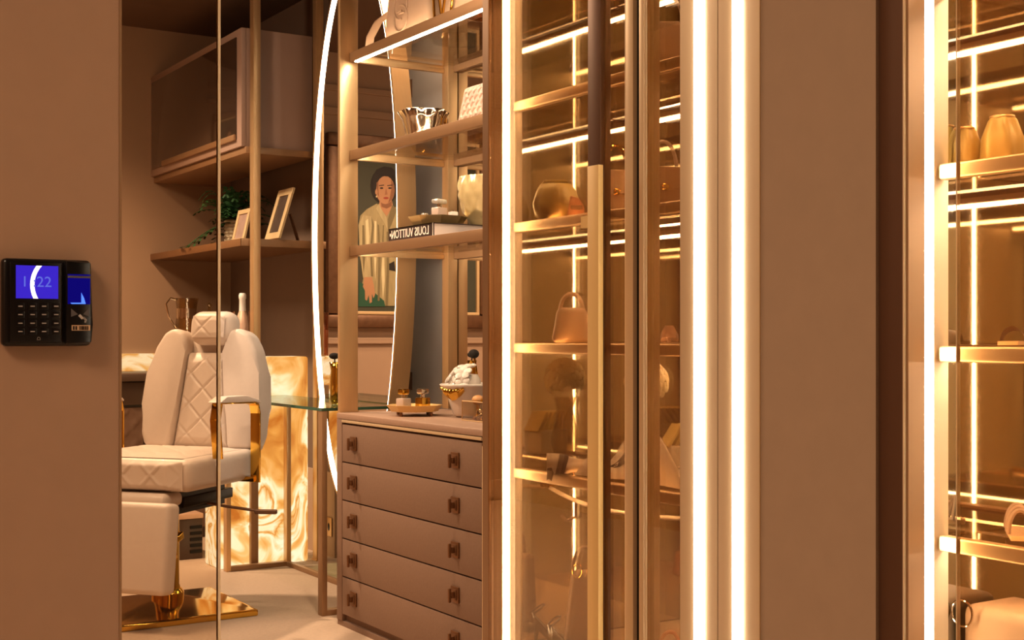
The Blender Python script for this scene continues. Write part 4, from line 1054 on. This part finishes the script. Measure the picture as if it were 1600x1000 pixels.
for k in range(58):
    a = random.uniform(0, 2 * PI); L_ = random.uniform(0.10, 0.23); up = random.uniform(0.0, 0.15)
    if k > 49: a = random.uniform(1.7, 3.4); L_ = 0.27; up = -0.02
    mb = MB(); pts = []
    for i in range(9):
        u = i / 8; pts.append(Vector((math.cos(a) * L_ * u, math.sin(a) * L_ * u, 0.155 + up * math.sin(u * 2.2) * 1.2 - (0.15 if k > 49 else 0.015) * u * u)))
    dx = Vector((-math.sin(a), math.cos(a), 0))
    for i in range(1, 9):
        p = pts[i]; ln = 0.042 * (1 - 0.75 * i / 8) + 0.010; dirv = (pts[i] - pts[i - 1]).normalized()
        for s in (-1, 1):
            q = p + dx * s * ln + dirv * 0.012 - Vector((0, 0, 0.006)); m1 = p + dirv * 0.012
            mb.poly([p, p + (q - p) * 0.5 + dirv * 0.012, q, p + (q - p) * 0.5 - dirv * 0.012])
    mb.tube(pts, 0.0012, 4)
    for v in mb.bm.verts:
        v.co.x = min(v.co.x, XR - 0.03 - px_); v.co.z = max(v.co.z, 0.004) if math.hypot(v.co.x, v.co.y) > 0 else v.co.z
    mb.build('frond', M['fern'], t, False)

# ------------------------------------------------------------------ on the counters: jug, champagne bottle, tumblers
jx, jy = atY(291, 7.08), 7.08
t = thing('crystal_jug', 'cut crystal jug with a silver band and curled handle on the back counter', 'jug', (jx, jy, 0.90))
JH = zat(466, jx, jy) - 0.9
MB().lathe([(0.05, 0.001), (0.07, 0.03), (0.078, 0.12), (0.062, JH * 0.62), (0.052, JH * 0.78), (0.058, JH), (0.055, JH), (0.049, JH * 0.78), (0.058, JH * 0.62), (0.074, 0.12), (0.0, 0.02)], (0, 0, 0), 36,
           lambda a, z: 1 + (0.25 * max(0, math.cos(a - 0.2)) ** 4 if z > JH * 0.95 else 0) + 0.02 * math.cos(12 * a)).build('body', M['crystal'], t, False, True)
MB().lathe([(0.055, JH * 0.72), (0.0552, JH * 0.72), (0.056, JH * 0.86), (0.0545, JH * 0.86)], (0, 0, 0), 30).build('silver_band', M['silver'], t, False, True)
MB().tube([(-0.05, 0, JH * 0.55), (-0.10, 0.0, JH * 0.75), (-0.115, 0, JH * 0.92), (-0.09, 0, JH * 1.0), (-0.06, 0, JH * 0.98)], 0.006, 8).build('handle', M['silver'], t, False, True)
cx_, cy_ = atY(379, 6.0), 6.0
t = thing('champagne_bottle', 'rose champagne bottle with pale foil neck on the onyx counter', 'bottle', (cx_, cy_, 1.0))
BH = zat(458, cx_, cy_) - 1.0
k = BH / 0.30
MB().lathe([(0.03, 0.001), (0.034, 0.01), (0.034, 0.15 * k), (0.026, 0.19 * k), (0.0165, 0.215 * k), (0.0145, 0.222 * k)], (0, 0, 0), 24).build('glass_body', M['rosegold'], t, False, True)
MB().lathe([(0.0165, 0.2155 * k), (0.0155, 0.27 * k), (0.018, 0.275 * k), (0.0185, 0.29 * k), (0.014, 0.30 * k)], (0, 0, 0), 20).build('foil', M['white'], t, False, True)
for px, h_, r_, lab in ((361, 487, 0.02, 'left clear pink tumbler beside the champagne bottle'), (394, 486, 0.018, 'right clear pink tumbler between the bottle and the post'), (327, 480, 0.013, 'slim crystal decanter neck behind the chair headrest')):
    Y = 6.02 if px > 340 else 7.1
    X = atY(px, Y); zb0 = 1.0 if px > 340 else 0.90
    hh = zat(h_, X, Y) - zb0
    t = thing('tumbler' if px > 340 else 'decanter', lab, 'glass', (X, Y, zb0))
    if px > 340:
        MB().lathe([(r_ * 0.85, 0.001), (r_, hh), (r_ * 0.93, hh), (r_ * 0.8, 0.006)], (0, 0, 0), 20).build('glass', M['amber'], t, False, True)
        MB().lathe([(r_ * 0.78, 0.0065), (r_ * 0.86, hh * 0.6)], (0, 0, 0), 20).build('drink', M['rosegold'], t, False, True)
    else:
        MB().lathe([(0.05, 0.001), (0.055, 0.12), (0.02, 0.2), (0.014, hh * 0.8), (0.018, hh * 0.88), (0.01, hh)], (0, 0, 0), 20).build('bottle', M['crystal'], t, False, True)
        MB().ball((0, 0, hh + 0.01), 0.015, seg=10).build('stopper', M['crystal'], t, False, True)

# ------------------------------------------------------------------ inside the centre wardrobe
def inner(px, X): return Vector((X, atX(px, X), 0))
# olive bag and salmon clutch on the 1.321 shelf
p = inner(868, 1.40)
t = thing('olive_pouch', 'soft olive yellow pouch bag on the second wardrobe shelf', 'bag', (p.x, p.y, 1.3215), -YAW)
MB().lathe([(0.030, 0.0), (0.042, 0.008), (0.045, 0.03), (0.036, 0.055), (0.028, 0.068), (0.0, 0.070)], (0, 0, 0), 36, lambda a, z: 1 + 0.10 * math.cos(5 * a + 20 * z) * (0.5 + z * 8)).build('body', M['olive_bag'], t, False, True, 180)
MB().tube([(-0.03, 0, 0.06), (-0.02, -0.01, 0.073), (0.02, -0.01, 0.073), (0.03, 0, 0.06)], 0.003, 8).build('tie', M['olive_bag'], t, False, True)
p = inner(898, 1.395)
t = thing('salmon_clutch', 'small salmon pink clutch beside the olive pouch', 'bag', (p.x, p.y, 1.3215), -YAW)
MB().prism([(-0.016, 0), (0.017, 0), (0.018, 0.018), (0.008, 0.034), (-0.008, 0.040), (-0.011, 0.02)], 0.018, Matrix(((1, 0, 0, 0), (0, 0, -1, 0.009), (0, 1, 0, 0), (0, 0, 0, 1))), 0.003, 2).build('body', M['salmon'], t, False, True)
MB().box(-0.008, 0.014, -0.011, -0.0095, 0.013, 0.021).build('clasp', M['brown_bag'], t, False)
# bag with twin handles on the 1.087 shelf
p = inner(893, 1.41)
handbag('twin_handle_bag', 'tan tote bag with two arched handles on the third wardrobe shelf', (p.x, p.y, 1.0875), -YAW, 0.075, 0.066, 0.045, M['tan_bag'], 2, 0.030, 0.72)
# tall clear-looking bags to the right of the handle
p = inner(962, 1.45)
handbag('caramel_handbag', 'caramel handbag with a gold clasp between the wardrobe door stiles', (p.x, p.y, 1.3215), -YAW, 0.075, 0.085, 0.04, M['tan_bag'], 1, 0.05, 0.8, M['brasspol'], None, True)
p = inner(1036, 1.45)
handbag('brown_handbag', 'brown flap handbag with a raised strap behind the narrow right glass pane', (p.x, p.y, 1.3215), -YAW, 0.085, 0.075, 0.045, M['brown_bag'], 1, 0.05, 0.8, M['cream_bag'], None, True)
p = inner(1040, 1.47)
handbag('mocha_handbag', 'large mocha bag with a looped strap on the top wardrobe shelf', (p.x, p.y, 1.5565), -YAW, 0.12, 0.10, 0.05, M['brown_bag'], 2, 0.06, 0.8)
# shoe on the 1.087 shelf
p = inner(1046, 1.42)
def pump(name, label, loc, rz, L_, m, heel=0.03, strap=True):
    t = thing(name, label, 'shoe', loc, rz, 'black sandals in the wardrobe base' if name == 'black_sandal' else None)
    mb = MB(); rows = []
    n = 14
    for i in range(n + 1):
        u = i / n; x = -L_ / 2 + L_ * u
        wv = L_ * 0.17 * (0.55 + 0.6 * math.sin(PI * min(1, 0.15 + u * 0.85)) ** 0.7) * (1 if u < 0.8 else max(0.25, 1 - ((u - 0.8) / 0.2) ** 2 * 0.75))
        sole = heel * max(0, 1 - u / 0.55) ** 1.5 + 0.002
        top = sole + (0.035 if u < 0.3 else 0.012 + 0.016 * math.sin(PI * max(0, (u - 0.3) / 0.7)) ) * L_ / 0.13
        ring = [(x, -wv, sole), (x, -wv * 1.05, (sole + top) / 2), (x, -wv * 0.6, top), (x, wv * 0.6, top), (x, wv * 1.05, (sole + top) / 2), (x, wv, sole)]
        rows.append([mb.bm.verts.new(q) for q in ring])
    for i in range(n):
        for k in range(6): mb.bm.faces.new((rows[i][k], rows[i][(k + 1) % 6], rows[i + 1][(k + 1) % 6], rows[i + 1][k]))
    mb.bm.faces.new(rows[0][::-1]); mb.bm.faces.new(rows[-1])
    mb.build('upper', m, t, False, True, 60)
    MB().tube([(-L_ * 0.44, 0, heel + 0.003), (-L_ * 0.45, 0, 0.0)], [L_ * 0.07, L_ * 0.035], 8).build('heel', m, t, False, True)
    if strap:
        MB().tube([(-L_ * 0.40 + L_ * 0.14 * math.cos(a), L_ * 0.13 * math.sin(a), heel + L_ * 0.38 + L_ * 0.1 * math.cos(a)) for a in [2 * PI * k / 20 for k in range(20)]], 0.002, 6, True).tube([(-L_ * 0.47, 0, heel + 0.01), (-L_ * 0.52, 0, heel + L_ * 0.3)], 0.002, 6).build('ankle_strap', m, t, False, True)
    return t
pump('blush_loafer', 'blush low shoe on the third shelf by the LED pier', (p.x, p.y, 1.0875), R(50), 0.075, M['pink_bag'], 0.008, False)
# flowers and box on the lower shelf, towards the back
p = Vector((1.58, 2.0, 0))
t = thing('white_flower_ball', 'round ball of pale cream flowers in a vase on the fourth wardrobe shelf', 'flowers', (p.x, p.y, 0.8445))
MB().lathe([(0.022, 0.0), (0.03, 0.03), (0.018, 0.10), (0.024, 0.125), (0.0, 0.12)], (0, 0, 0), 20).build('vase', M['crystal'], t, False, True)
random.seed(5)
for k in range(26):
    th = math.acos(1 - 1.5 * (k + 0.5) / 26); ph = k * 2.4
    d = Vector((math.sin(th) * math.cos(ph), math.sin(th) * math.sin(ph), math.cos(th)))
    flower(Vector((0, 0, 0.165)) + d * 0.036, 0.016, d).build('flower', mat('cream_petal', '#d9c08c', 0.6) if k == 0 else bpy.data.materials['cream_petal'], t, False, True)
p = Vector((1.60, 1.85, 0))
t = thing('folded_gloves_box', 'open bronze box of folded cream envelopes on the fourth wardrobe shelf', 'box', (p.x, p.y + 0.05, 0.8445), -YAW + 0.3)
MB().box(-0.045, 0.045, -0.025, 0.025, 0, 0.05, 0.002).build('tray', M['veneer'], t, False)
for k in range(6):
    MB().obox((-0.035 + 0.014 * k, 0, 0.068), (0.006, 0.042, 0.05), Matrix.Rotation(0.6, 4, 'Y'), 0.001).build('envelope', M['olive_bag'], t, False)

# scarves on the 0.844 shelf
def scarf(name, label, c, rz, L_, W_, H_, m, seed, band=None, drape=0.0):
    t = thing(name, label, 'scarf', c, rz)
    random.seed(seed); f = [(random.uniform(0.5, 1.1), random.uniform(2, 5), random.uniform(2, 5), random.uniform(0, 6)) for _ in range(5)]
    def h(u, v):
        s = sum(a * math.sin(p * u * 2.2 + q * v * 1.5 + r) for a, p, q, r in f) / 5
        e = max(0.0, min(1.0, 6 * min(u, 1 - u))) * max(0, min(1, 5 * min(v, 1 - v)))
        return 0.001 + H_ * (0.52 + 0.55 * s) * e ** 0.6 * (0.55 + 0.45 * math.sin(PI * u))
    def P(u, v, o=0.0):
        return Vector(((u - 0.5) * L_ + 0.01 * math.sin(6 * v + seed), (v - 0.5) * W_ * (0.8 + 0.25 * math.sin(5 * u + seed)), h(u, v) + o))
    mb = MB(); mb.grid(lambda u, v: P(u, v), 50, 26); mb.grid(lambda u, v: Vector((P(u, v).x, P(u, v).y, 0.0006 + 0.3 * P(u, v).z)), 20, 10)
    mb.build('cloth', m, t, False, True, 180)
    if band:
        for v0, v1 in band:
            MB().grid(lambda u, v: P(u, v0 + (v1 - v0) * v + 0.04 * math.sin(6 * u + seed), 0.0012), 50, 5).build('dark_band', M['scarf_d'], t, False, True, 180)
            mb = MB()
            for k in range(9):
                u0 = 0.12 + 0.085 * k; vv = [(0.25, 0.0), (0.75, 0.012), (0.25, 0.024), (0.75, 0.036)] if k % 2 else [(0.3, 0.0), (0.3, 0.025), (0.7, 0.03), (0.7, 0.005)]
                mb.tube([P(u0 + d, v0 + (v1 - v0) * q + 0.04 * math.sin(6 * (u0 + d) + seed), 0.002) for q, d in vv], 0.0009, 4)
            mb.build('band_lettering', M['scarf_w'], t, False)
    return t
p = inner(985, 1.44)
scarf('printed_scarf', 'white silk scarf with dark lettered bands draped on the fourth shelf', (1.43, 1.81, 0.8445), R(-88), 0.31, 0.10, 0.115, M['scarf_w'], 2, ((0.22, 0.36), (0.62, 0.76)))
p = inner(880, 1.366)
t = thing('scarf_end', 'knotted white scarf end with a dark stripe hanging over the shelf edge', 'scarf', (p.x, p.y, 0.8445), -YAW)
def roll(u, v, o=0.0):
    q = 2 * PI * v; r_ = (0.0155 + 0.004 * math.sin(5 * u + 1) + 0.0022 * math.sin(3 * q + 6 * u)) * (1.0 + 0.25 * (1 - u) ** 3) + o
    return Vector((-0.03 + 0.085 * u, 0.012 + r_ * 0.85 * math.cos(q), max(0.0008, 0.017 - 0.004 * u + r_ * math.sin(q))))
MB().grid(lambda u, v: roll(u, v), 36, 30).grid(lambda u, v: roll(u, v) * 0.86 + Vector((0, 0.0017, 0.0025)), 30, 30).build('cloth', M['scarf_w'], t, False, True, 180)
MB().grid(lambda u, v: roll(0.22 + 0.2 * u + 0.06 * math.sin(2 * PI * v), v, 0.0009), 10, 30).build('dark_stripe', M['scarf_d'], t, False, True, 180)
MB().prism([(-0.030, 0.012), (-0.022, 0.014), (-0.018, 0.004), (-0.022, -0.012), (-0.027, -0.006), (-0.031, -0.010)], 0.002, T(0, -0.011, 0) @ FACE_NY, 0.0006, 1).build('dark_tip', M['scarf_d'], t, False)

# on the base box: brown tote with ring, black sandals, red bag
ZB = 0.5005
p = inner(914, 1.45)
t = handbag('brown_tote', 'tall dark brown tote with a gold ring behind the black sandals', (p.x, p.y, ZB), -YAW, 0.085, 0.15, 0.05, M['brown_bag'], 1, 0.05, 0.6)
MB().tube([(-0.016 + 0.009 * math.cos(a), -0.032, 0.155 + 0.013 * math.sin(a)) for a in [2 * PI * k / 20 for k in range(20)]], 0.0014, 6, True).build('gold_ring', M['brasspol'], t, False, True)
p = inner(868, 1.42); pump('black_sandal', 'black patent sandal standing upright left in the wardrobe base', (p.x, p.y, ZB), R(-25), 0.085, M['shoe'], 0.04)
p = inner(893, 1.40); pump('black_sandal', 'black patent sandal beside the gold door handle', (p.x, p.y, ZB), R(-15), 0.085, M['shoe'], 0.035)
p = inner(1046, 1.44)
handbag('coral_bag', 'small coral pink handbag low beside the LED pier', (p.x, p.y, ZB), -YAW + 0.4, 0.07, 0.06, 0.04, M['salmon'], 1, 0.03, 0.7)

# ------------------------------------------------------------------ inside the right wardrobe
def pouch(name, label, px, X, z, r_, h_, m):
    Y = atX(px, X)
    t = thing(name, label, 'bag', (X, Y, z), 0.0, 'olive drawstring bags')
    MB().lathe([(r_ * 0.85, 0.0005), (r_, h_ * 0.12), (r_ * 0.95, h_ * 0.55), (r_ * 0.68, h_ * 0.9), (r_ * 0.45, h_), (0.0, h_)], (0, 0, 0), 40, lambda a, z_: 1 + 0.09 * math.cos(6 * a + 30 * z_)).build('body', m, t, False, True, 180)
    MB().tube([(r_ * 0.55 * math.cos(2 * PI * k / 16), r_ * 0.55 * math.sin(2 * PI * k / 16), h_ * 0.97) for k in range(16)], 0.002, 6, True).build('drawstring', M['gold'], t, False, True)
pouch('olive_drawstring_bag', 'left olive drawstring bag on the upper shelf of the right wardrobe', 1507, 1.415, 1.3215, 0.021, 0.052, M['olive_bag'])
pouch('olive_drawstring_bag', 'right olive drawstring bag on the upper shelf of the right wardrobe', 1566, 1.43, 1.3215, 0.026, 0.062, M['olive_bag'])
Y = atX(1512, 1.42)
t = thing('strappy_sandal', 'tan strappy sandal on the lower shelf of the right wardrobe', 'shoe', (1.43, 1.05, 0.8445), R(40))
MB().prism([(-0.045, -0.012), (0.0, -0.015), (0.045, -0.014), (0.05, 0.0), (0.045, 0.014), (0.0, 0.013), (-0.045, 0.012)], 0.006, T(0, 0, 0.001)).build('sole', M['tan_bag'], t, False)
for k, x in enumerate((-0.03, 0.0, 0.03)):
    MB().tube([(x + 0.006 * math.sin(q), -0.014 * math.cos(q), 0.007 + 0.03 * math.sin(q)) for q in [PI * i / 14 for i in range(15)]], 0.0028, 8).build('strap', M['cream_bag'], t, False, True)
Y = atX(1500, 1.42)
t = thing('mule_shoe', 'tan mule shoe on the middle shelf of the right wardrobe', 'shoe', (1.43, 1.06, 1.0875), R(30))
MB().prism([(-0.045, -0.012), (0.0, -0.014), (0.045, -0.013), (0.05, 0.0), (0.045, 0.013), (0.0, 0.012), (-0.045, 0.012)], 0.005, T(0, 0, 0.001)).build('sole', M['tan_bag'], t, False)
MB().grid(lambda u, v: Vector((0.0 + 0.035 * v, 0.015 * math.cos(PI * u), 0.005 + 0.02 * math.sin(PI * u) * (1 - 0.3 * v))), 16, 6).build('vamp', M['brown_bag'], t, False, True, 180)
# large cream bag with a ring at the bottom
zc_ = zat(952, 1.40, 1.06)
t = thing('cream_tote', 'large cream tote with a silver ring at the bottom of the right wardrobe', 'bag', (1.46, 0.93, ZB))
MB().box(1.395, 1.50, 0.75, 1.112, ZB, zc_, 0.014, 3).build('body', M['cream_bag'], t, True, True)
rc = Vector((1.388, atX(1503, 1.388), zat(958, 1.388, atX(1503, 1.388))))
MB().tube([rc + Vector((0, 0.016 * math.cos(a), 0.017 * math.sin(a))) for a in [2 * PI * k / 28 for k in range(28)]], 0.0016, 8, True).build('ring', M['silver'], t, True, True)

# ------------------------------------------------------------------ unseen glowing arc added behind the camera (its reflection shows in the terminal screen)
c = Vector((1.235, -1.5, 1.318))
t = thing('reflection_arc', 'glowing arc added unseen behind the camera to reflect in the terminal screen', 'reflection helper', (1.235, -1.5, 0))
MB().tube([c + Vector((0.13 - 0.13 * math.cos(a), 0, 0.13 * math.sin(a))) for a in [R(-48 + 96 * k / 20) for k in range(21)]], 0.009, 8).build('glow_arc', M['led_ring'], t, True, True)
MB().tube([(1.235 + 0.13, -1.5, 0.02), (1.235 + 0.13, -1.5, 1.15)], 0.01, 8).lathe([(0.12, 0.0), (0.12, 0.015), (0.0, 0.02)], (1.365, -1.5, 0), 24).build('stand', M['gold'], t, True, True)
